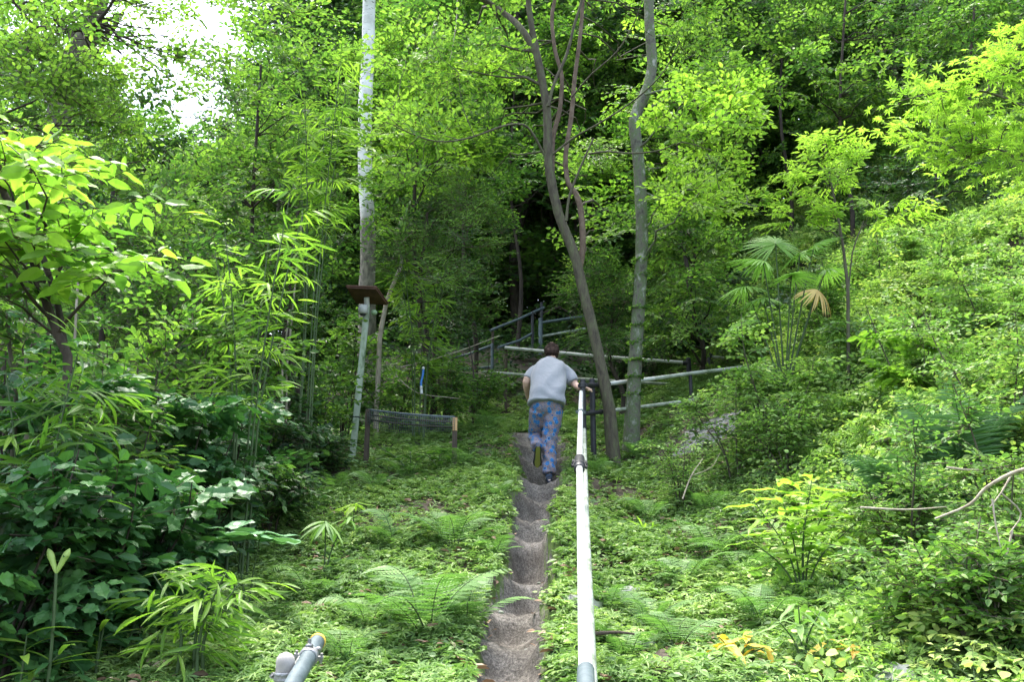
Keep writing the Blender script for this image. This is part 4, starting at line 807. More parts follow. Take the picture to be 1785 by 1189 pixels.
# ferns
def frond_mesh(k, T, npair=24, arch=.35, name='frond'):
    r = np.random.default_rng(k); t = np.linspace(0, 1, 14); p = np.stack([t-.15*arch*t**3, .04*np.sin(t*3+k), arch*np.sin(t*PI*.72)*.9-arch*.45*t*t], -1)
    m = MB(); m.tube(p, np.linspace(.009, .002, 14), 5, 1, cap=False)
    tt = np.linspace(.16, .98, npair); P = np.stack([np.interp(tt, t, p[:, i]) for i in range(3)], -1); tg = nrm(np.gradient(P, axis=0))
    L = .30*np.sin(PI*(tt*.80+.14))**.9*(1-.25*tt)+.015
    for s in (1, -1):
        sd = nrm(np.cross(tg, UP))*s; D = sd+tg*.35+np.array([0, 0, -.18])+r.normal(0, .05, P.shape)
        m.leaves(T, P, D, UP+.35*sd*0+r.normal(0, .12, P.shape), L, np.clip(.5+.12*r.normal(size=npair)+.15*(tt-.5), 0, 1))
    return m.mesh(name, [L_FERN, TWIG_G])
FR = [frond_mesh(k, T_PINNA, 20+k, .25+.08*k) for k in range(4)]
FRS = [frond_mesh(k+7, T_PIN_S, 20, .3+.1*k) for k in range(3)]
L_FERND = leafmat('leaf_fern_dark', [(0, (0.03, 0.08, 0.03)), (1, (0.12, 0.25, 0.08))], .3, .45)
FRT = [frond_mesh(k+20, T_PIN_S, 26, .15+.1*k) for k in range(3)]
for f_ in FRT: f_.materials[0] = L_FERND
def fern(label, px, Y, L, n, a0=0, a1=2*PI, rise=.35, frs=FR, mats=None, name='fern', lift=0.0):
    g = onground(px, Y); g[2] = float(HT(g[0], g[1]))+lift; o = empty(name, g)
    for k in range(n):
        c = bpy.data.objects.new('frond', frs[k % len(frs)]); COL.objects.link(c); c.parent = o
        a = a0+(a1-a0)*(k+re_.uniform(-.25, .25))/max(1, n-(a1-a0 < 6)); s = L*re_.uniform(.75, 1.1)
        c.rotation_euler = (re_.normal(0, .15), -(rise+re_.normal(0, .12)), a); c.scale = (s, s, s); c.location = (math.cos(a)*.02, math.sin(a)*.02, 0)
    return tag(o, label, 'fern', 'ferns on the slope')
FERNS = [
 ('small pale fern close to the left rim of the middle steps', 855, 6.6, .30, 6, 0, 2*PI, .4),
 ('low fern left of the drooping fern by the lower steps', 640, 5.2, .38, 6, 0, 2*PI, .35),
 ('fern in the ground cover right of the foreground pipe', 600, 4.5, .32, 6, 0, 2*PI, .35),
 ('tiny fern above the fern that is right of the foreground pipe', 690, 5.9, .28, 5, 0, 2*PI, .35),
 ('fern below the left end of the wire mesh barrier', 655, 8.9, .34, 6, 0, 2*PI, .45),
 ('fern just right of the long white pipe near the bottom edge', 1090, 4.7, .30, 6, 0, 2*PI, .4),
 ('fern between the flat pale rock and the yellowed leaves', 1180, 4.9, .36, 6, 0, 2*PI, .4),
 ('fern halfway between the white pipe and the tall leafy herb', 1190, 6.1, .38, 6, 0, 2*PI, .4),
 ('fern at the foot of the thin stemmed shrub by the gravel patch', 1230, 8.0, .38, 6, 0, 2*PI, .45),
 ('fern at the foot of the forked tree', 1040, 9.4, .30, 6, 0, 2*PI, .5),
 ('fern on the bank above the dead branches', 1600, 5.0, .40, 6, 0, 2*PI, .5),
 ('bright fern with drooping fronds left of the lower steps', 740, 4.9, .55, 7, 0, 2*PI, .45),
 ('pale fern overhanging the rim of the lower steps', 812, 5.1, .42, 5, 0, 2*PI, .45),
 ('large light fern on the left slope, midway to the lamp', 790, 7.0, .60, 7, 0, 2*PI, .35),
 ('spreading fern beside the large light one, nearer the lamp', 690, 7.1, .45, 6, 0, 2*PI, .3),
 ('flat fern on the left slope right of the large pale leaf plant', 540, 5.9, .38, 5, 0, 2*PI, .3),
 ('small fern near the foot of the lamp post', 590, 8.8, .36, 6, 0, 2*PI, .4),
 ('low fern under the wire mesh barrier', 700, 9.4, .36, 6, 0, 2*PI, .4),
 ('fern growing at the foot of the wooden barrier post', 800, 9.7, .4, 7, 0, 2*PI, .45),
 ('fern in the shade to the right of the wooden barrier post', 850, 11.6, .45, 7, 0, 2*PI, .5),
 ('pale fern at the foot of the lichen grey trunk', 1112, 10.2, .35, 6, 0, 2*PI, .6),
 ('wide fern right of the long white pipe, halfway up the slope', 1240, 6.8, .55, 6, 0, 2*PI, .3),
 ('fern hanging below the hollow left of the ginger like stems', 1290, 6.3, .40, 5, 0, 2*PI, .35),
 ('small fern against the right side of the long white pipe', 1060, 5.6, .3, 5, 0, 2*PI, .3),
 ('upright dark fern on the right slope below the wide fern', 1130, 5.3, .32, 5, 0, 2*PI, .6),
 ('yellow green fern a little above the wide fern', 1130, 7.9, .35, 5, 0, 2*PI, .4),
 ('fern tucked between the two main trunks', 1080, 11.8, .4, 6, 0, 2*PI, .5),
 ('fern hanging down the shaded edge by the bamboo with striped blades', 430, 5.2, .34, 5, 0, 2*PI, .3),
 ('fern low on the bank left of the tall fern', 1520, 6.4, .42, 6, 0, 2*PI, .45),
 ('fern above the yellowed leaves on the right slope', 1330, 5.2, .36, 6, 0, 2*PI, .45),
 ('fern on the bank under the palm', 1400, 9.6, .5, 6, 0, 2*PI, .4),
 ('small fern at the lower left of the person', 870, 8.2, .28, 6, 0, 2*PI, .4),
]
for f in FERNS: fern(*f)
fern('tall dark fern with upright fronds on the right bank', 1680, 6.3, .95, 13, 0, 2*PI, 1.05, lift=.1, frs=FRT)
fern('second tall fern leaning left beside the tallest one', 1600, 6.0, .8, 7, 1.8, 4.6, .85, lift=.1, frs=FRT)
fern('fine shade fern among the left shrubs', 350, 6.6, .45, 6, 0, 2*PI, .4, frs=FRS)
# palm
def fan_mesh(seed, mat, nseg=30, span=2.5, droop=.25, name='frond', fold=.35):
    r = np.random.default_rng(seed); m = MB(); a = np.linspace(-span, span, nseg); D = np.stack([np.cos(a), np.sin(a), -.05-droop*.5*np.abs(a)/span+0*a], -1)
    P = np.zeros((nseg, 3))+[.0, 0, 0]; T = t_blade(5, .035, droop); ln = (1-.25*(np.abs(a)/span)**2)*r.uniform(.9, 1.05, nseg)
    m.leaves(T, P, D, UP+r.normal(0, .2, (nseg, 3)), ln, np.clip(.55+.12*r.normal(size=nseg), 0, 1)); return m.mesh(name, [mat])
def palm():
    g = onground(1370, 9.2); o = empty('fan_palm', g); m = MB(); m.tube(smooth([[0, 0, -.2], [0, 0, .15], [.02, 0, .35]], 3), .09, 9, wob=.12); m.obj('trunk', BARK_D, o)
    fans = [fan_mesh(1, L_MIDP), fan_mesh(2, L_MIDP, 28, 2.3, .35)]; dead = fan_mesh(3, L_STRAW, 26, 2.2, .55)
    crown = np.array([.02, 0, .35]); top = lambda px, py: at(px, py, 9.1+re_.uniform(-.25, .25))-g
    for k, (px, py, s, az, el, d) in enumerate([(1352, 425, .42, 1.6, .9, 0), (1330, 455, .40, 2.8, .35, 0), (1395, 440, .40, .5, .5, 0), (1300, 500, .38, 3.4, -.1, 0), (1420, 425, .34, .2, .5, 0), (1440, 470, .34, -.2, .1, 0), (1290, 560, .3, 3.6, -.5, 0), (1330, 520, .32, -2.2, -.1, 0), (1380, 480, .34, -1.2, .1, 0), (1425, 505, .33, -.9, -.75, 1)]):
        e = top(px, py); c = bpy.data.objects.new('dead_frond' if d else 'frond', dead if d else fans[k % 2]); COL.objects.link(c); c.parent = o
        c.location = tuple(e); c.scale = (s, s, s); c.rotation_euler = (0, -el, az)
        if d: c['label'] = 'dried straw coloured fan frond hanging down'
        pm = MB(); pm.tube(bend(crown, e, 7, .04), np.linspace(.012, .006, 7), 5, cap=False); pm.obj('petiole', TWIG_G, o)
    tag(o, 'small fan palm with one dried brown frond on the right bank', 'palm')
L_MIDP = leafmat('leaf_palm', [(0, (0.12, 0.26, 0.05)), (1, (0.30, 0.50, 0.12))], .4, .4)
palm()
# single plants: stem(s) with individually placed leaves
def leafy_plant(name, label, cat, px, Y, stems, mat, T, smat=TWIG_G, group=None, lift=0):
    """stems: list of (dx,dy,h, n leaves, leaf size, start, vb, arch)"""
    g = onground(px, Y); g[2] = float(HT(g[0], g[1]))+lift; o = empty(name, g)
    for dx, dy, h, n, ls, st, vb, up in stems:
        p = smooth([[0, 0, -.05], [dx*.3, dy*.3, h*.5], [dx, dy, h]], 5); m = MB(); m.tube(p, np.linspace(.007, .003, len(p)), 6, cap=False); m.obj('stem', smat, o)
        t = np.linspace(st, 1, n); P = np.stack([np.interp(t, np.linspace(0, 1, len(p)), p[:, i]) for i in range(3)], -1); a = np.arange(n)*2.4+re_.uniform(0, 6)
        D = np.stack([np.cos(a), np.sin(a), up+re_.normal(0, .12, n)], -1); m = MB()
        m.leaves(T, P, D, UP+.2*re_.normal(size=(n, 3)), ls*re_.uniform(.75, 1.1, n), np.clip(vb+.1*re_.normal(size=n), 0, 1)); m.obj('foliage', [mat], o)
    return tag(o, label, cat, group)
T_LANCE = t_big(7, .12, 0, .45, .10)
leafy_plant('broad_leaved_herb', 'tall leafy herb with long arching pointed leaves on several stems at right', 'herb', 1400, 5.6, [(-.26, 0, .60, 10, .28, .45, .8, .35), (-.08, .1, .74, 11, .30, .5, .9, .4), (.10, -.05, .74, 11, .30, .5, .85, .4), (.27, .05, .66, 10, .28, .45, .75, .35), (.0, -.15, .5, 9, .26, .4, .7, .35), (.42, 0, .5, 8, .26, .4, .7, .3), (-.42, -.05, .42, 7, .24, .4, .7, .3)], L_BRIGHT, T_LANCE)
leafy_plant('broad_leaved_herb', 'low herb with one very long pale leaf in the lower right foreground', 'herb', 1590, 4.5, [(.03, 0, .30, 6, .33, .5, .15, .25), (-.12, -.05, .22, 5, .22, .4, .1, .2)], L_BRIGHT, T_LANCE)
leafy_plant('pale_leaved_herb', 'herb with grey green hanging leaves right of the yellowed leaves', 'herb', 1400, 4.4, [(.0, 0, .28, 8, .17, .5, .6, .0), (.12, .05, .24, 7, .15, .5, .6, .0), (-.1, 0, .2, 6, .14, .5, .6, .0)], L_FERN, T_LANCE)
leafy_plant('yellowing_herb', 'herb with yellowed flopping leaves on the lower right slope', 'herb', 1290, 4.5, [(-.10, 0, .14, 3, .24, .7, .6, .1), (.05, 0, .12, 3, .2, .7, .5, .5), (.1, -.1, .1, 3, .18, .7, .4, -.2)], L_YELLOW, T_LANCE)
leafy_plant('yellowing_herb', 'herb with two yellowed leaves near the bottom edge at right', 'herb', 1440, 4.35, [(.02, 0, .12, 3, .16, .7, .5, -.1), (.2, 0, .1, 3, .18, .7, .2, .1)], L_YELLOW, T_LANCE)
leafy_plant('large_leaved_plant', 'plant with very large pale blue green leaves at the edge of the left slope', 'plant', 430, 5.25, [(.06, -.05, .52, 6, .30, .9, .8, .12), (-.16, -.05, .56, 5, .26, .85, .7, .15), (-.30, -.08, .44, 4, .20, .8, .5, .15)], L_BLUE, T_FLAT)
leafy_plant('umbrella_plant', 'plant with a drooping whorl of narrow leaves on the left slope', 'plant', 565, 6.4, [(.0, -.05, .38, 16, .24, .93, .7, -.35), (.18, .05, .42, 8, .2, .9, .6, .05)], L_FERN, T_BLADE)
leafy_plant('umbrella_plant', 'smaller spread whorl of pale leaves above the drooping one', 'plant', 615, 7.4, [(.0, 0, .28, 10, .2, .9, .7, .05)], L_BRIGHT, T_LANCE)
leafy_plant('strappy_plant', 'strappy leaved plant in the bottom left corner', 'plant', 30, 3.9, [(.0, 0, .3, 8, .30, .2, .55, .5), (.15, 0, .22, 7, .25, .2, .5, .5)], L_BRIGHT, T_BLADE)
leafy_plant('strappy_plant', 'grassy plant with a bright upright shoot right of the lily buds', 'plant', 165, 4.2, [(.0, 0, .22, 8, .24, .2, .6, .5), (.03, 0, .34, 2, .18, .9, .9, 1.6)], L_BRIGHT, T_BLADE)
leafy_plant('toothed_leaf_plant', 'low plant with large toothed leaves right of the lily buds', 'plant', 215, 4.5, [(.1, 0, .34, 5, .15, .6, .9, .1), (-.12, 0, .24, 5, .15, .6, .8, .1)], L_GLOSSY, T_BIG)
leafy_plant('toothed_leaf_plant', 'low plant with toothed leaves in the left bottom corner below the lily', 'plant', 70, 4.0, [(0, 0, .12, 5, .16, .6, .9, .1), (.15, 0, .1, 5, .14, .6, .8, .0), (-.15, .05, .14, 5, .15, .6, .9, .1)], L_GLOSSY, T_BIG)
leafy_plant('toothed_leaf_plant', 'toothed leafed plant beneath the striped bamboo blades', 'plant', 270, 4.4, [(0, 0, .16, 6, .15, .6, .8, .1), (.2, 0, .14, 5, .13, .6, .8, .0)], L_MID, T_BIG)
leafy_plant('broad_leaved_herb', 'leafy herb with broad soft leaves at the bottom edge right of the pipe', 'herb', 1210, 4.3, [(0, 0, .10, 6, .12, .5, .5, .2), (.15, 0, .12, 6, .12, .5, .5, .2)], L_BANK, T_SMOOTH)
leafy_plant('grassy_tuft', 'bright tuft of narrow upright blades on the right slope, above the middle', 'grass tuft', 1120, 7.3, [(0, 0, .06, 9, .16, .1, .8, 1.0), (.08, 0, .05, 8, .14, .1, .8, 1.0)], L_BRIGHT, T_BLADE)
leafy_plant('grassy_tuft', 'bright tuft of blades beside the lowest step', 'grass tuft', 825, 3.9, [(0, 0, .05, 7, .14, .1, .8, 1.0)], L_BRIGHT, T_BLADE)
leafy_plant('leafy_herb', 'leafy green herb below the middle of the wire mesh barrier', 'herb', 715, 9.5, [(0, 0, .34, 10, .12, .2, .5, .3), (-.42, -.05, .36, 10, .12, .2, .4, .3), (.2, 0, .28, 9, .12, .2, .5, .3), (-.2, 0, .22, 8, .12, .2, .5, .3)], L_MID, T_OVAL)
leafy_plant('leafy_herb', 'leafy green herb beside the sawn wooden barrier post', 'herb', 765, 9.55, [(0, 0, .22, 9, .12, .2, .5, .3), (.13, 0, .16, 9, .1, .2, .6, .3), (-.15, 0, .2, 8, .12, .2, .5, .3)], L_MID, T_OVAL)
# lily with two pale buds
g = onground(80, 3.9); o = empty('lily', g); top = at(98, 1000, 3.9)-g
m = MB(); m.tube(smooth([[0, 0, -.05], top*[.3, .3, .5], top], 5), .007, 7); m.obj('stem', TWIG_G, o)
L_BUD = leafmat('bud_pale', [(0, (.35, .5, .12)), (1, (.55, .68, .22))], .3, .5)
for sx, ex in ((-.02, 84), (.02, 122)):
    e = at(ex, 957, 3.9)-g; p = bend(top, e, 9, .03); m = MB(); m.tube(p, np.array([.004, .007, .0085, .0095, .0105, .012, .012, .009, .002])*1.3, 8); m.obj('bud', L_BUD, o)
m = MB(); n = 10; t = np.linspace(.15, .85, n); a = np.arange(n)*2.4; m.leaves(T_LANCE, t[:, None]*top, np.stack([np.cos(a), np.sin(a), .2+0*a], -1), np.tile(UP, (n, 1)), .12, np.full(n, .5)); m.obj('foliage', [L_GLOSSY], o)
tag(o, 'lily with two pale upright buds in the lower left shade', 'lily')
# dead twigs and fallen sticks
def stick(name, label, pts, Y, r, mat=BARK_P, subs=(), snap=0.0):
    p = poly(pts, Y, n=3); m = MB(); m.tube(p, np.linspace(r, r*.5, len(p)), 7, wob=.06)
    for sp in subs: q = poly(sp, float(np.mean(Y)), n=3); m.tube(q, np.linspace(r*.5, r*.25, len(q)), 5)
    o = m.obj(name, mat, None, p[0]); return tag(o, label, 'dead branch')
stick('dead_branch', 'pale leafless branch with several twigs hanging over the lower right bank', [(1800, 815), (1765, 825), (1720, 850), (1690, 880), (1630, 905)], [3.9, 4.0, 4.1, 4.2, 4.3], .011, subs=[[(1765, 825), (1745, 860), (1725, 885)], [(1745, 860), (1780, 895), (1760, 930)], [(1765, 925), (1750, 990), (1740, 1060)], [(1730, 870), (1735, 910), (1745, 960)]])
stick('dead_branch', 'thin bare branch running level through the right bank leaves', [(1500, 885), (1580, 889), (1650, 884)], 4.9, .007)
stick('dead_branch', 'curved pale branch at the right edge, below the tall fern', [(1650, 815), (1700, 820), (1760, 812), (1800, 800)], [4.9, 4.8, 4.6, 4.5], .008)
stick('dead_branch', 'short dark stick lying right of the long white pipe', [(1034, 1106), (1075, 1103), (1106, 1106)], [4.15, 4.2, 4.2], .010, WOODD)
stick('dead_branch', 'dark twig angling up left of the person, above the mesh barrier', [(826, 660), (822, 620), (815, 590)], 11, .012, BARK_D)
stick('dead_branch', 'long thin bare branch arching over the mesh barrier', [(700, 640), (760, 625), (820, 605), (870, 585)], [11, 11.2, 11.5, 11.8], .009, BARK_P, subs=[[(745, 640), (800, 648), (845, 652)]])
stick('dead_branch', 'thin pale dead stem lying among shrubs behind the mesh barrier', [(690, 655), (728, 685), (800, 695)], 11.0, .009)
stick('dead_branch', 'bent dead twig sticking out of the slope near the gravel patch', [(1190, 870), (1205, 830), (1225, 800)], 7.4, .007, BARK_P, subs=[[(1205, 830), (1240, 815), (1255, 790)]])
stick('climbing_vine', 'thin vine dangling from the canopy between white and forked trees', [(798, -30), (796, 30), (791, 70), (784, 105)], 9.6, .008, BARK_P)
# rocks and a rotten log
def rock(label, px, Y, s, seed):
    g = onground(px, Y); g[2] = float(HT(g[0], g[1])); m = MB(); m.ball((0, 0, 0), s, 22); v = np.concatenate(m.v); r = np.random.default_rng(seed)
    d = nrm(v/np.array(s)); k = 1+.13*np.sin(d@r.normal(0, 3, 3)+1)+.09*np.sin(d@r.normal(0, 6, 3))+.04*np.sin(d@r.normal(0, 13, 3)); m.v = [(v*k[:, None]).astype(np.float32)]
    o = m.obj('rock', ROCK); o.location = tuple(g); o.rotation_euler = (0, .2, seed); tag(o, label, 'rock', 'rocks in the slope')
rock('mossy grey rock at the right rim of the steps, under the long white pipe', 1015, 5.5, (.17, .13, .08), 1)
rock('flat pale rock in the ground cover right of the pipe', 1108, 4.9, (.11, .09, .04), 2)
rock('flat grey stone on the right slope above the dead stick', 1085, 5.9, (.12, .1, .05), 3)
rock('mossy rock in the dark lower right corner', 1570, 4.1, (.13, .12, .10), 4)
rock('small grey rock by the right edge of the steps near the person', 1010, 8.2, (.10, .08, .05), 5)
p = np.array([onground(1150, 4.15), onground(1160, 4.7)]); p[:, 2] = HT(p[:, 0], p[:, 1])+.03; m = MB(); m.tube(bend(p[0], p[1], 8, .02), [.04, .05, .055, .05, .052, .048, .045, .03], 12, wob=.1); tag(m.obj('rotten_log', WOODD, None, p[0]), 'dark rotten log half buried at the bottom edge right of the pipe', 'log')
p = np.array([onground(1690, 4.2), onground(1785, 4.3)]); p[:, 2] = HT(p[:, 0], p[:, 1])+.18; m = MB(); m.tube(bend(p[0], p[1], 6, .02), [.03, .035, .035, .035, .035, .03], 12, wob=.1); tag(m.obj('rotten_log', WOODD, None, p[0]), 'dark broken log in the hollow near the right edge', 'log')
# ------------------------------------------------------------------ railings
def seg(m, a, b, r, n=16, mat=0, rings=2): m.tube(np.linspace(a, b, rings), r, n, mat)
def pipe(parent, name, a, b, r, mat, lab=None):
    g = loc_of(parent); m = MB(); seg(m, a-g, b-g, r, 18, rings=6); o = m.obj(name, mat, parent)
    if lab: o['label'] = lab
    return o
def collar(parent, name, c, d, r, L, mat, bolts=True):
    """clamp ring around a pipe with lugs and bolts"""
    g = loc_of(parent); d = nrm(d); m = MB(); c = np.asarray(c)-g; k = np.array([-L/2, -L/2+.004, -L*.2, L*.2, L/2-.004, L/2])
    m.tube(c+k[:, None]*d, np.array([r*1.06, r*1.22, r*1.15, r*1.15, r*1.22, r*1.06]), 18)
    if bolts:
        s = nrm(np.cross(d, UP+[.1, .2, 0]))
        for q in (-1, 1):
            m.box(c+s*(r*1.35)*q, r*.8, L*.6, r*.5, ax=[s, d, np.cross(s, d)]); m.tube(np.array([c+s*r*1.5*q-np.cross(s, d)*r*.6, c+s*r*1.5*q+np.cross(s, d)*r*.6]), r*.17, 8)
    return m.obj(name, mat, parent)
def post(parent, px, Y, pytop, r=.03, mat=BLACK, top=None, name='post'):
    t = at(px, pytop, Y) if top is None else np.asarray(top); gz = float(HT(t[0], t[1])); g = loc_of(parent); m = MB()
    zs = np.linspace(gz-.25, t[2], 8); m.tube(np.array([[t[0], t[1], z] for z in zs])-g, r, 16); m.ball(t-g, (r, r, r*.55), 14); o = m.obj(name, mat, parent); return o, t
# 1. long white pipe rail along the steps
a0 = at(1022, 1240, 2.35); a1 = at(1010, 812, 6.05); a2 = at(1013, 684, 9.6)
rail = empty('handrail', (a1[0], a1[1], float(HT(a1[0], a1[1]))))
end0 = at(1021, 1170, 2.72)
pipe(rail, 'rail', end0+(a0-end0)*1.2, end0, .0262, PIPE_G, 'grey socket joining the next length of pipe')
pipe(rail, 'rail', end0+(a0-end0)*.02, a1, .0225, PIPE_W, 'long white lower pipe')
pipe(rail, 'rail', a1+(a2-a1)*.02, a2, .0235, PIPE_W, 'white upper pipe')
collar(rail, 'clamp', a1+(a2-a1)*.015, a2-a1, .031, .34, BLACK)
c2 = at(1011, 832, 5.8); collar(rail, 'clamp', a1, a1-a0, .034, .06, BLACK)
collar(rail, 'clamp', a1+(a2-a1)*.62, a2-a1, .028, .05, PIPE_G)
m = MB(); e = end0-loc_of(rail); m.ball(e, (.0268, .0268, .0268), 14); m.obj('socket_end', PIPE_G, rail)
# lower pipe of the same rail
l1 = at(1019, 812, 6.4); l2 = at(1019, 728, 9.05); l0 = at(1036, 1240, 2.6)+np.array([.0, 0, -.22]); l1b = a1+np.array([.045, .05, -.30]); l2b = a2+np.array([.03, .03, -.42])
pipe(rail, 'lower_rail', l0, l1b, .020, PIPE_M); pipe(rail, 'lower_rail', l1b, l2b, .020, PIPE_M)
for q, (px_, Y_) in enumerate([(0, 2.2), (0, 6.15), (0, 4.2)]):
    t = a0+(a1-a0)*((Y_-a0[1])/(a1[1]-a0[1])) if Y_ < 6.1 else a1.copy(); t = t+np.array([.004, .03, -.045]); post(rail, 0, 0, 0, .017, BLACK, top=t)
tag(rail, 'long white pipe handrail with black clamp running up beside the steps', 'handrail')
# 2. corner posts and the rail leading right
YC = 9.62; pc1 = at(1016, 662, YC); pc2 = at(1031, 664, YC+.35)
r2 = empty('handrail', (pc2[0], pc2[1], float(HT(pc2[0], pc2[1]))))
post(r2, 1016, YC, 663, .032); post(r2, 1032, YC+.35, 662, .034)
def rail_run(parent, pts, Ys, r, mats, clampat=(), name='rail'):
    P = [at(p[0], p[1], y) for p, y in zip(pts, Ys)]
    for k in range(len(P)-1): pipe(parent, name, P[k], P[k+1], r, mats[k])
    for k in clampat: collar(parent, 'clamp', P[k], P[min(k+1, len(P)-1)]-P[max(k-1, 0)], r*1.15, .09, BLACK)
    return P
rail_run(r2, [(1012, 672), (1046, 671), (1062, 669), (1140, 660), (1215, 650), (1325, 637), (1420, 620)], [YC-.02, 10.1, 10.4, 11.0, 11.4, 12.0, 12.5], .027, [BLACK, BLACK, PIPE_W, PIPE_M, PIPE_M, PIPE_M], (1,))
rail_run(r2, [(1018, 722), (1050, 718), (1130, 708), (1215, 697), (1300, 686), (1390, 676)], [YC+.05, 10.1, 10.9, 11.35, 11.8, 12.2], .023, [BLACK, PIPE_M, PIPE_M, PIPE_M, PIPE_M], (1,), 'lower_rail')
post(r2, 1203, 11.35, 650, .025); post(r2, 1325, 12.0, 637, .025)
for c in ((1016, 672, YC), (1032, 672, YC+.35), (1016, 720, YC), (1032, 720, YC+.35)): collar(r2, 'clamp', at(*c), UP, .034, .06, BLACK)
tag(r2, 'white handrail on two black corner posts running right behind the two main trunks', 'handrail')
# 3. middle rail
b = onground(1203, 13.4); r3 = empty('handrail', b)
rail_run(r3, [(880, 606), (1040, 621), (1192, 632)], [13.9, 13.6, 13.4], .026, [PIPE_W, PIPE_W]); rail_run(r3, [(1240, 622), (1330, 633), (1420, 645)], [13.3, 13.0, 12.7], .026, [PIPE_M, PIPE_M])
rail_run(r3, [(840, 648), (1000, 660), (1190, 671)], [14.0, 13.7, 13.4], .022, [PIPE_M, PIPE_M], name='lower_rail'); rail_run(r3, [(1240, 652), (1330, 668), (1400, 678)], [13.3, 13.0, 12.7], .022, [PIPE_M, PIPE_M], name='lower_rail')
post(r3, 1200, 13.4, 626, .04); post(r3, 1237, 13.3, 618, .04); post(r3, 882, 13.95, 606, .026, WOODD)
rail_run(r3, [(1190, 633), (1203, 633)], [13.4, 13.4], .036, [BLACK])
tag(r3, 'white middle handrail crossing behind the person toward two short black posts', 'handrail')
# 4. upper rails
b = onground(942, 16.2); r4 = empty('handrail', b)
rail_run(r4, [(855, 576), (905, 556), (948, 536)], [15.2, 15.7, 16.2], .026, [PIPE_G, PIPE_G]); rail_run(r4, [(868, 606), (905, 594), (930, 580)], [15.2, 15.6, 16.0], .026, [PIPE_G, PIPE_G], name='lower_rail')
post(r4, 859, 15.25, 574, .026, WOODD); post(r4, 928, 15.95, 545, .03, BLACK)
tag(r4, 'grey upper handrail climbing to the right into the dark hollow', 'handrail')
b = onground(942, 16.3); r5 = empty('handrail', b)
rail_run(r5, [(942, 563), (980, 557), (1035, 549)], [16.3, 16.4, 16.6], .030, [PIPE_G, PIPE_G]); rail_run(r5, [(942, 587), (1020, 573)], [16.3, 16.6], .026, [PIPE_M], name='lower_rail'); post(r5, 942, 16.3, 556, .042, PIPE_G); post(r5, 944, 16.5, 528, .032, BLACK); post(r5, 1035, 16.6, 549, .03, PIPE_G)
rail_run(r5, [(940, 548), (975, 535), (990, 545)], [16.6, 17.2, 17.4], .02, [WOODD, WOODD])
tag(r5, 'nearly level grey upper handrail ending behind the forked trunk', 'handrail')
b = onground(800, 14.5); r6 = empty('handrail', b)
rail_run(r6, [(770, 628), (815, 618), (858, 602)], [14.3, 14.6, 15.0], .024, [PIPE_G, PIPE_G]); rail_run(r6, [(770, 648), (858, 640)], [14.3, 15.0], .026, [PIPE_G], name='lower_rail'); post(r6, 858, 14.6, 600, .026, PIPE_G); post(r6, 790, 14.4, 622, .024, BLACK)
tag(r6, 'dark grey handrail half hidden by leaves left of the person', 'handrail')
# 5. pipe with clamps in the bottom left foreground
pe = at(553, 1120, 3.05); ps = at(455, 1290, 2.25); pp = at(498, 1147, 2.78)
r7 = empty('foreground_railing', (pp[0], pp[1], float(HT(pp[0], pp[1]))))
pipe(r7, 'rail', ps, pe, .0255, PIPE_G); dd_ = nrm(pe-ps); g7 = loc_of(r7)
m = MB(); m.tube(np.array([pe-dd_*.006, pe+dd_*.012])-g7, .0275, 18); m.obj('end_cap', YELLOW, r7)
cc = ps+(pe-ps)*.80; collar(r7, 'clamp', cc, dd_, .0265, .03, CLAMP)
m = MB(); zs = np.linspace(g7[2]-.2, pp[2]-.035, 6); m.tube(np.array([[pp[0], pp[1], z] for z in zs])-g7, .026, 18); m.obj('post', PIPE_G, r7)
m = MB(); q = pp-g7; m.tube(np.array([q+[0, 0, -.04], q+[0, 0, -.012], q+[0, 0, 0], q+[0, 0, .010], q+[0, 0, .016]]), [.028, .029, .027, .019, .004], 18); m.obj('post_cap', CAPM, r7)
collar(r7, 'clamp', pp+[0, 0, -.055], UP, .0275, .028, CLAMP)
m = MB(); A_ = pp+[0.026, .0, -.052]-g7; B_ = cc+[-.02, 0, 0]-g7
m.tube(np.array([A_, A_*.5+B_*.5+[0, 0, .006], B_]), .012, 10); m.ball(A_*.6+B_*.4, .017, 10); s_ = nrm(B_-A_); m.tube(np.array([A_-s_*.085+[0, 0, .0], A_-s_*.05]), .006, 8); m.ball(A_-s_*.085, .010, 8); m.tube(np.array([cc-g7+[0, 0, .03], cc-g7+[0, 0, .055]]), .006, 8); m.ball(cc-g7+[0, 0, .034], (.014, .014, .008), 8); m.ball(cc-g7+[.025, .02, .022], (.012, .012, .008), 8)
m.obj('swivel_coupler', CLAMP, r7)
tag(r7, 'blue grey foreground pipe with yellow end clamped to a capped post', 'railing')
# ------------------------------------------------------------------ lamp post with rusty roof panel
lb_ = ground_at(614, 800, 7.0); Yp = lb_[1]; print('lamp', lb_); lt = at(640, 535, Yp); o = empty('lamp_post', lb_)
m = MB(); d = nrm(lt-lb_); sx = nrm(np.cross(d, [0, 1, 0])); sy = np.cross(sx, d); n = 7
m.box((lt-lb_)/2-d*.1, .072, .05, np.linalg.norm(lt-lb_)+.2, ax=[sx, sy, d]); m.box((lt-lb_)/2-d*.1+sy*-.028, .05, .006, np.linalg.norm(lt-lb_)+.19, ax=[sx, sy, d]); m.obj('pole', LAMPP, o)
pcs = [at(605, 497, Yp-.25), at(656, 499, Yp-.25), at(676, 527, Yp+.18), at(622, 524, Yp+.18)]
pcs = [p-lb_ for p in pcs]; nn = nrm(np.cross(pcs[1]-pcs[0], pcs[3]-pcs[0])); nn = nn*np.sign(nn[2]); th = .045
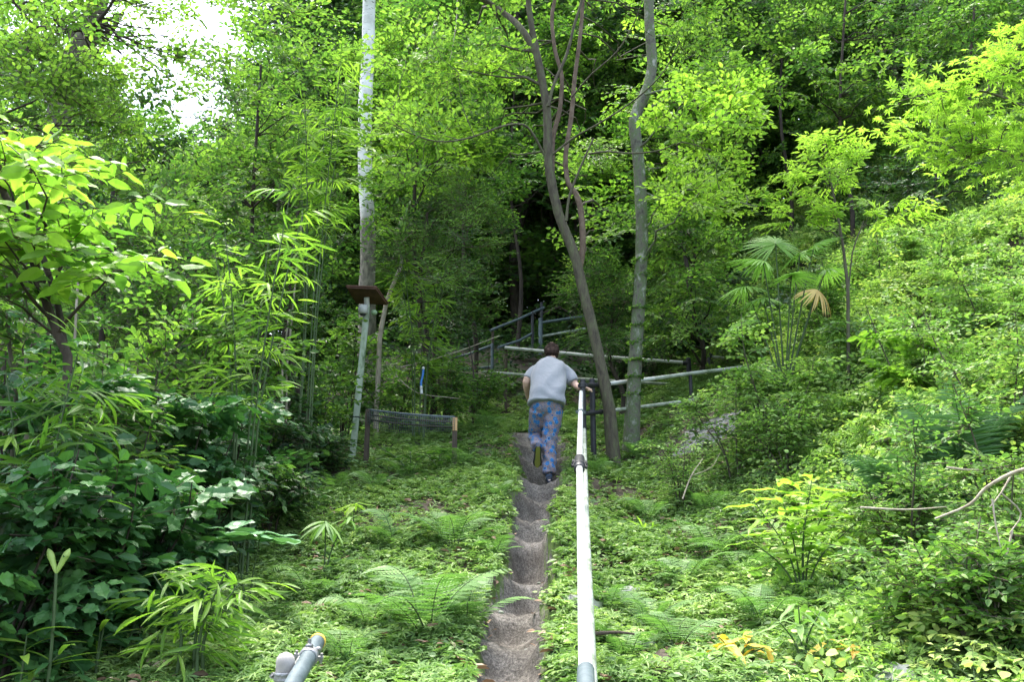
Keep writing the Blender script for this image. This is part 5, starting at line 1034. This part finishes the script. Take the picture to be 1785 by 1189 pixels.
m = MB(); v = pcs+[p-nn*th for p in pcs]; v[4:] = [p-nn*th*.9 for p in pcs]; m.add(v, np.array([[0, 1, 2, 3], [7, 6, 5, 4], [0, 4, 5, 1], [1, 5, 6, 2], [2, 6, 7, 3], [3, 7, 4, 0]])); pn = m.obj('roof_panel', RUST, o)
m = MB()
for k in range(4): m.tube(np.array([pcs[k], pcs[(k+1) % 4]])-nn*.012, .013, 8)
m.obj('panel_frame', RUST, pn)
cpt = sum(pcs)/4; m = MB(); m.tube(np.array([lt-lb_-d*.02, cpt-nn*.05]), .035, 12); m.obj('neck', GREYP, o)
h = at(633, 540, Yp-.12)-lb_; m = MB(); m.tube(np.array([h-[0, 0, .055], h-[0, 0, .05], h+[0, 0, .05], h+[0, 0, .055]]), [.04, .058, .062, .05], 20); m.obj('sensor_housing', GREYP, o)
m = MB(); m.tube(np.array([h-[0, 0, .075], h-[0, 0, .055]]), [.03, .04], 16); m.obj('lens_ring', BLACK, o)
GLOBE = noisemat('globe_plastic', [(.3, (.14, .22, .11)), (.7, (.28, .38, .24))], 5, rough=.3, bump=0)
h = at(652, 545, Yp-.05)-lb_; m = MB(); m.ball(h, (.042, .042, .038), 16); m.obj('globe', GLOBE, o)
for k in (.26, .36): 
    m = MB(); c = (lt-lb_)*k; m.box(c, .082, .062, .015, ax=[sx, sy, d]); m.obj('strap', BLACK, o)
tag(o, 'leaning pale post with rusty brown roof panel, grey housing and small globe lamp', 'lamp post')
# ------------------------------------------------------------------ wire mesh barrier
Yb = 9.75; q1 = at(793, 727, Yb); bz = float(HT(q1[0], q1[1])); q0 = at(642, 714, Yb+.35); o = empty('mesh_barrier', (q1[0], q1[1], bz)); g = loc_of(o)
m = MB(); m.box(np.array([0, .02, (q1[2]-bz)/2-.1]), .055, .05, q1[2]-bz+.2); m.obj('post', WOODD, o)
m = MB(); m.box(np.array([0.0, -.008, q1[2]-bz-.085]), .058, .012, .15); m.obj('cut_face', WOODC, o)
z0 = float(HT(q0[0], q0[1])); m = MB(); m.box(np.array([q0[0], q0[1], (q0[2]+z0)/2-.1])-g, .055, .055, q0[2]-z0+.2); m.obj('post', WOODD, o)
ts = np.linspace(0, 1, 30); topc = q0[None]*(1-ts[:, None])+q1[None]*ts[:, None]; topc[:, 2] -= .03*np.sin(ts*PI); topc[:, 1] -= .12*np.sin(ts*PI)
m = MB(); m.tube(topc-g, .010, 8); m.tube(topc-g-[0, 0, .008], .007, 8); m.obj('top_bar', PIPE_G, o)
m = MB(); hgt = .20+.03*np.sin(ts*5)
for k in range(8):
    f = k/7; m.tube(topc-g+np.stack([0*ts, -.05*np.sin(f*PI)+0*ts, -hgt*f], -1), .0024, 4, cap=False)
tv = np.linspace(0, 1, 44)
for t_ in tv:
    c = np.array([np.interp(t_, ts, topc[:, i]) for i in range(3)])-g; hh = np.interp(t_, ts, hgt); f = np.linspace(0, 1, 5)
    m.tube(c+np.stack([0*f, -.05*np.sin(f*PI), -hh*f], -1), .0028, 4, cap=False)
m.obj('wire_mesh', WIRE, o); m = MB()
for dz in (.055, .115): m.tube(topc-g+[0, .05, -dz], .012, 8)
m.obj('back_rail', WOODD, o)
tag(o, 'low wire mesh barrier with sawn wooden post, right of the lamp post', 'barrier')
# blue and white tube hanging in the shrubs
m = MB(); p = poly([(738, 642), (737, 655), (734, 668), (735, 684)], 10.9, n=3); m.tube(p, .014, 10, 1); m.tube(np.array([p[-3], p[-1]+[0, 0, -.02]]), .019, 10, 0); m.ball(p[0], .022, 8, 0)
tag(m.obj('plastic_tube', [PIPE_W, BLUE], None, p[0]), 'small blue and white plastic tube hanging in shrubs above the mesh barrier', 'tube')
# ------------------------------------------------------------------ the person climbing the steps
def mat_simple(name, col, rough=.8, bump=.2, sc=30, spec=.3, sss=0):
    m = noisemat(name, [(.3, tuple(c*.85 for c in col)), (.7, tuple(min(1, c*1.1) for c in col))], sc, rough=rough, bump=bump, spec=spec, bdist=.004); return m
SKIN = mat_simple('skin', (.55, .36, .27), .5, .08, 12)
HAIR = noisemat('hair_dark', [(.3, (.012, .008, .006)), (.7, (.055, .032, .024))], 60, rough=.75, bump=.9, stretch=(1, 1, .25), bdist=.01, spec=.15)
def shirtmat():
    m, t, out = newmat('shirt_cotton'); L = t.links.new; tc = t.nodes.new('ShaderNodeTexCoord')
    n = t.nodes.new('ShaderNodeTexNoise'); n.inputs['Scale'].default_value = 220; L(tc.outputs['Object'], n.inputs[0])
    p = t.nodes.new('ShaderNodeBsdfPrincipled'); p.inputs['Roughness'].default_value = .9; p.inputs['Specular IOR Level'].default_value = .15; p.inputs['Sheen Weight'].default_value = .2
    L(ramp(t, [(.35, (.20, .215, .235)), (.65, (.235, .25, .27))], n.outputs[0]), p.inputs['Base Color'])
    n2 = t.nodes.new('ShaderNodeTexNoise'); n2.inputs['Scale'].default_value = 7; n2.inputs['Detail'].default_value = 3; n2.inputs['Distortion'].default_value = .8; L(tc.outputs['Object'], n2.inputs[0])
    b = t.nodes.new('ShaderNodeBump'); b.inputs['Strength'].default_value = .35; b.inputs['Distance'].default_value = .03; L(n2.outputs[0], b.inputs['Height']); L(b.outputs[0], p.inputs['Normal']); L(p.outputs[0], out.inputs[0]); return m
SHIRT = shirtmat()
def pantsmat():
    m, t, out = newmat('trousers_print'); L = t.links.new; tc = t.nodes.new('ShaderNodeTexCoord')
    n = t.nodes.new('ShaderNodeTexNoise'); n.inputs['Scale'].default_value = 26; n.inputs['Detail'].default_value = 1.5; n.inputs['Distortion'].default_value = 2.2; L(tc.outputs['Object'], n.inputs[0])
    r = t.nodes.new('ShaderNodeValToRGB'); cr = r.color_ramp; cr.interpolation = 'CONSTANT'
    cols = [(0, (.01, .06, .2)), (.38, (.10, .10, .14)), (.43, (.34, .16, .06)), (.47, (.13, .135, .165)), (.54, (.02, .12, .27)), (.575, (.19, .19, .225)), (.62, (.34, .17, .06)), (.67, (.03, .05, .10))]
    while len(cr.elements) < len(cols): cr.elements.new(.5)
    for e, (p_, c) in zip(cr.elements, cols): e.position = p_; e.color = (*c, 1)
    L(n.outputs[0], r.inputs[0])
    v = t.nodes.new('ShaderNodeTexVoronoi'); v.inputs['Scale'].default_value = 15; v.inputs['Randomness'].default_value = .8; L(tc.outputs['Object'], v.inputs[0])
    r2 = t.nodes.new('ShaderNodeValToRGB'); c2 = r2.color_ramp; c2.interpolation = 'CONSTANT'
    cs = [(0, (.2, .32, .45)), (.07, (.01, .04, .14)), (.14, (.01, .15, .42)), (.25, (.01, .03, .12)), (.31, (.03, .20, .42)), (.38, (0, 0, 0))]
    while len(c2.elements) < len(cs): c2.elements.new(.5)
    for e, (p_, c) in zip(c2.elements, cs): e.position = p_; e.color = (*c, 1)
    L(v.outputs['Distance'], r2.inputs[0])
    lt = t.nodes.new('ShaderNodeMath'); lt.operation = 'LESS_THAN'; lt.inputs[1].default_value = .38; L(v.outputs['Distance'], lt.inputs[0])
    mx = t.nodes.new('ShaderNodeMix'); mx.data_type = 'RGBA'; L(lt.outputs[0], mx.inputs[0]); L(r.outputs[0], mx.inputs[6]); L(r2.outputs[0], mx.inputs[7])
    p = t.nodes.new('ShaderNodeBsdfPrincipled'); p.inputs['Roughness'].default_value = .8; L(mx.outputs[2], p.inputs['Base Color'])
    n2 = t.nodes.new('ShaderNodeTexNoise'); n2.inputs['Scale'].default_value = 9; L(tc.outputs['Object'], n2.inputs[0])
    b = t.nodes.new('ShaderNodeBump'); b.inputs['Strength'].default_value = .4; b.inputs['Distance'].default_value = .03; L(n2.outputs[0], b.inputs['Height']); L(b.outputs[0], p.inputs['Normal']); L(p.outputs[0], out.inputs[0]); return m
PANTS = pantsmat()
def fused(mb, name, mat, parent, vox=.01, it=6, fn=None):
    me = mb.mesh('tmp', [mat]); o = bpy.data.objects.new('tmp', me); COL.objects.link(o)
    r = o.modifiers.new('r', 'REMESH'); r.mode = 'VOXEL'; r.voxel_size = vox; r.use_smooth_shade = True
    s = o.modifiers.new('s', 'SMOOTH'); s.iterations = it; s.factor = .5
    dg = bpy.context.evaluated_depsgraph_get(); dg.update(); nm = bpy.data.meshes.new_from_object(o.evaluated_get(dg))
    bpy.data.objects.remove(o); nm.name = name
    if fn is not None:
        n = len(nm.vertices); c = np.zeros(n*3, np.float32); q = np.zeros(n*3, np.float32); nm.vertices.foreach_get('co', c); nm.vertex_normals.foreach_get('vector', q)
        c = c.reshape(-1, 3); q = q.reshape(-1, 3); c = fn(c, q); nm.vertices.foreach_set('co', c.astype(np.float32).ravel()); nm.update()
    nm.materials.clear(); nm.materials.append(mat)
    for p in nm.polygons: p.use_smooth = True
    ob = bpy.data.objects.new(name, nm); COL.objects.link(ob); ob.parent = parent; return ob
YP = 9.50
foot = at(957, 829, YP); foot[2] = float(HT(foot[0], foot[1]))
person = empty('person', foot)
def J(px, py, dy=0): return at(px, py, YP+dy)-foot
def limb(m, pts, rad, n=14): p = smooth(np.array(pts), 5); m.tube(p, np.interp(np.linspace(0, 1, len(p)), np.linspace(0, 1, len(rad)), rad), n)
def loft(m, C, W, Dp, A_, n=24):
    """elliptical rings: centre, half width (x), half depth, axis direction"""
    C = np.array(C); K = 4*(len(C)-1)+1; s = np.linspace(0, 1, len(C)); t = np.linspace(0, 1, K); C2 = smooth(C, 4); W2 = np.interp(t, s, W); D2 = np.interp(t, s, Dp)
    ax = nrm(np.gradient(C2, axis=0)); a = np.linspace(0, 2*PI, n, endpoint=False); V = []
    for c, w_, d_, x in zip(C2, W2, D2, ax):
        sx = nrm(np.array([1.0, A_, 0])-x*np.dot([1.0, A_, 0], x)); sy = np.cross(x, sx); ca = np.cos(a); sa = np.sin(a)
        k = (np.abs(ca)**2.6+np.abs(sa)**2.6)**(-1/2.6)
        V.append(c+w_*(k*ca)[:, None]*sx+d_*(k*sa)[:, None]*sy)
    i = np.arange(K-1)[:, None]*n; j = np.arange(n)[None]; j2 = (j+1) % n
    m.add(np.concatenate(V), np.stack([i+j, i+j2, i+n+j2, i+n+j], -1).reshape(-1, 4), smooth=True)
    m.add(V[0], np.arange(n)[None, ::-1]); m.add(V[-1], np.arange(n)[None])
pel = J(953, 706, .12); sp1 = J(953, 688, .15); sp2 = J(956, 662, .27); sp3 = J(960, 642, .38); nk = J(962, 629, .45); hd = J(962, 616, .50)
hipR = J(966, 714, .12); kneeR = J(958, 770, .10); ankR = J(957, 820, .0)
hipL = J(939, 714, .12); kneeL = J(934, 762, .32); ankL = J(937, 781, -.02); toeL = J(936, 803, .02)
shL = J(932, 645, .38); elL = J(918, 666, .33); wrL = J(921, 694, .52)
shR = J(987, 645, .40); elR = J(1002, 670, .32); wrR = J(1013, 678, .16)
# body: one continuous surface
m = MB()
loft(m, [pel, sp1, sp2, sp3, nk-[0, .02, .03]], [.15, .145, .16, .17, .07], [.11, .10, .115, .10, .06], 0)
limb(m, [nk-[0, .03, .05], nk, hd], [.055, .05, .05]); fw = nrm(np.array([0.03, .86, -.5])); upv = nrm(UP-fw*np.dot(UP, fw)); rt_ = np.cross(fw, upv)
m.ball(hd+upv*.015, (.074, .092, .098), 20, ax=[rt_, fw, upv]); m.ball(hd+fw*.045-upv*.055, (.052, .045, .05), 14, ax=[rt_, fw, upv])
m.ball(hd+fw*.098-upv*.012, (.012, .018, .024), 10, ax=[rt_, fw, upv]); m.ball(hd+fw*.088-upv*.05, (.026, .010, .010), 10, ax=[rt_, fw, upv])
for s in (-1, 1):
    m.ball(hd+rt_*.077*s-upv*.005-fw*.005, (.011, .022, .032), 10, ax=[rt_, fw, upv]); m.ball(hd+rt_*.03*s+fw*.082+upv*.014, (.014, .010, .009), 8, ax=[rt_, fw, upv])
limb(m, [shL, elL, wrL], [.055, .048, .028]); limb(m, [shR, (shR+elR)/2+[.005, 0, .01], elR, wrR], [.055, .052, .044, .028])
limb(m, [hipR, kneeR, ankR], [.09, .058, .036]); limb(m, [hipL, kneeL, ankL], [.09, .06, .036]); limb(m, [ankR, ankR+[0, .02, -.05]], [.036, .034]); limb(m, [ankL, ankL+(toeL-ankL)*.25], [.036, .03])
def hand(m, wr, d, pn, curl, side):
    """palm from wrist along d, palm normal pn; five fingers"""
    d = nrm(d); pn = nrm(pn-d*np.dot(pn, d)); sd = np.cross(d, pn)*side
    m.ball(wr+d*.045, (.047, .038, .016), 14, ax=[d, sd, pn])
    for k, ln in enumerate((.072, .080, .074, .058)):
        b = wr+d*.078+sd*(.030-.020*k); p = [b-d*.02]; q = b; a = 0
        for s_ in (.42, .32, .26): a += curl; q = q+(d*math.cos(a)+pn*math.sin(a))*ln*s_; p.append(q)
        limb(m, p, [.0098, .009, .0082, .007], 8)
    b = wr+d*.025+sd*.028; limb(m, [b, b+sd*.028+d*.022+pn*.006, b+sd*.034+d*.050+pn*.022], [.012, .0105, .008], 8)
hand(m, wrR, np.array([.75, -.35, .05]), -UP, .5, 1); hand(m, wrL, np.array([.1, .6, -.8]), np.array([.9, 0, .2]), .35, -1)
fused(m, 'body', SKIN, person, .006, 3)
# t-shirt
m = MB()
hem = J(953, 707, .10); loft(m, [hem, J(954, 690, .14), J(956, 664, .26), J(959, 645, .36), J(961, 634, .42), J(962, 627, .44)], [.208, .210, .205, .195, .150, .080], [.17, .165, .155, .13, .10, .07], 0)
limb(m, [J(948, 646, .39), J(934, 646, .37), J(925, 653, .35), J(920.5, 661, .335)], [.075, .074, .070, .072]); limb(m, [J(972, 646, .39), J(986, 647, .38), J(994, 657, .36), J(1000, 667, .33)], [.075, .074, .072, .074])
def wr_shirt(c, n):
    r = np.random.default_rng(4); z = c[:, 2]; x = c[:, 0]; fold = .011*np.sin(z*38+x*9+2*np.sin(x*14))*np.clip((1.18-z)/.3, 0, 1)+.008*np.sin(x*40+z*12+1.5*np.sin(z*17))*np.clip((1.0-z)/.2, 0, 1)+.006*np.sin(z*22-x*26)
    return c+n*fold[:, None]
fused(m, 'shirt', SHIRT, person, .010, 6, wr_shirt)
# trousers
m = MB(); m.ball(pel+[0, 0, -.02], (.185, .135, .13), 20)
limb(m, [hipR, (hipR+kneeR)/2, kneeR, (kneeR+ankR)/2, ankR+[0, 0, -.045]], [.108, .100, .086, .080, .082], 18)
limb(m, [hipL, (hipL+kneeL)/2, kneeL, (kneeL+ankL)/2+[0, 0, .0], ankL+[0, .0, .0]], [.108, .102, .088, .078, .070], 18)
def wr_p(c, n): return c+n*(.006*np.sin(c[:, 2]*30+6*np.sin(c[:, 0]*12))+.004*np.sin(c[:, 2]*70+c[:, 0]*30))[:, None]*np.clip((.85-c[:, 2:3])*4, 0, 1)
fused(m, 'trousers', PANTS, person, .010, 5, wr_p)
# hair: cap of short hair with a small knot and loose strands
m = MB(); m.ball(hd+upv*.024-fw*.012, (.093, .104, .106), 20, ax=[rt_, fw, upv]); m.ball(hd-fw*.065-upv*.025, (.074, .05, .055), 16, ax=[rt_, fw, upv]); m.ball(hd-fw*.085+upv*.055, (.048, .040, .040), 12, ax=[rt_, fw, upv])
ho = fused(m, 'hair', HAIR, person, .007, 2, lambda c, n: c+n*(.003*np.sin(c[:, 0]*160+c[:, 1]*60)+.002*np.sin(c[:, 2]*210))[:, None])
# clear the face: cut hair in front
hm = ho.data; cv = np.zeros(len(hm.vertices)*3, np.float32); hm.vertices.foreach_get('co', cv); cv = cv.reshape(-1, 3); rel = cv-hd; f_ = rel@fw; u_ = rel@upv
push = np.clip((f_-.035)/.05, 0, 1)*np.clip((.075-u_)/.04, 0, 1); cv = cv-fw*(push*.055)[:, None]; hm.vertices.foreach_set('co', cv.astype(np.float32).ravel()); hm.update()
# shoes
SHOE = mat_simple('shoe_dark', (.05, .06, .09), .7, .3, 40); SOLE = mat_simple('sole_black', (.02, .02, .02), .6, .3, 30); SOLEY = mat_simple('sole_olive', (.16, .17, .03), .7, .5, 60); LACE = mat_simple('collar_blue', (.10, .14, .24), .8, .2, 40)
def shoe(heel, d, upn, L=.25):
    d = nrm(d); upn = nrm(upn-d*np.dot(upn, d)); s = np.cross(d, upn)
    def sh(w, hgt, lift): 
        m = MB(); t = np.linspace(0, 1, 12); wd = np.interp(t, [0, .1, .3, .5, .75, .92, 1], [.022, .034, .035, .036, .046, .036, .012])*w
        hh = np.interp(t, [0, .15, .4, .7, 1], hgt); V = []; a = np.linspace(0, 2*PI, 14, endpoint=False)
        for k in range(12):
            c = heel+d*L*t[k]; V.append(c+np.cos(a)[:, None]*wd[k]*s+(lift+hh[k]*(.5+.5*np.sin(a)))[:, None]*upn)
        i = np.arange(11)[:, None]*14; j = np.arange(14)[None]; j2 = (j+1) % 14
        m.add(np.concatenate(V), np.stack([i+j, i+j2, i+14+j2, i+14+j], -1).reshape(-1, 4), smooth=True); m.add(V[0], np.arange(14)[None, ::-1]); m.add(V[-1], np.arange(14)[None]); return m
    u = sh(1, [.075, .085, .07, .05, .03], .012).obj('shoe', SHOE, person); sh(1.12, [.024, .024, .02, .022, .02], -.006).obj('sole', SOLE, u); sh(.72, [.004]*5, -.0085).obj('tread', SOLEY, u)
    m = MB(); c = heel+d*.05+upn*.085; m.tube(np.array([c-upn*.02, c, c+upn*.02]), [.038, .037, .036], 14); m.obj('shoe_collar', LACE, u)
shoe(np.array([0, -.03, .012]), [0.03, 1, .10], UP)
shoe(ankL+np.array([0.004, -.10, .0]), toeL-ankL+np.array([0, .06, -.03]), np.array([0, .85, .35]), .25)
tag(person, 'person in grey t-shirt and blue patterned trousers climbing the steps, hand on the rail', 'person')
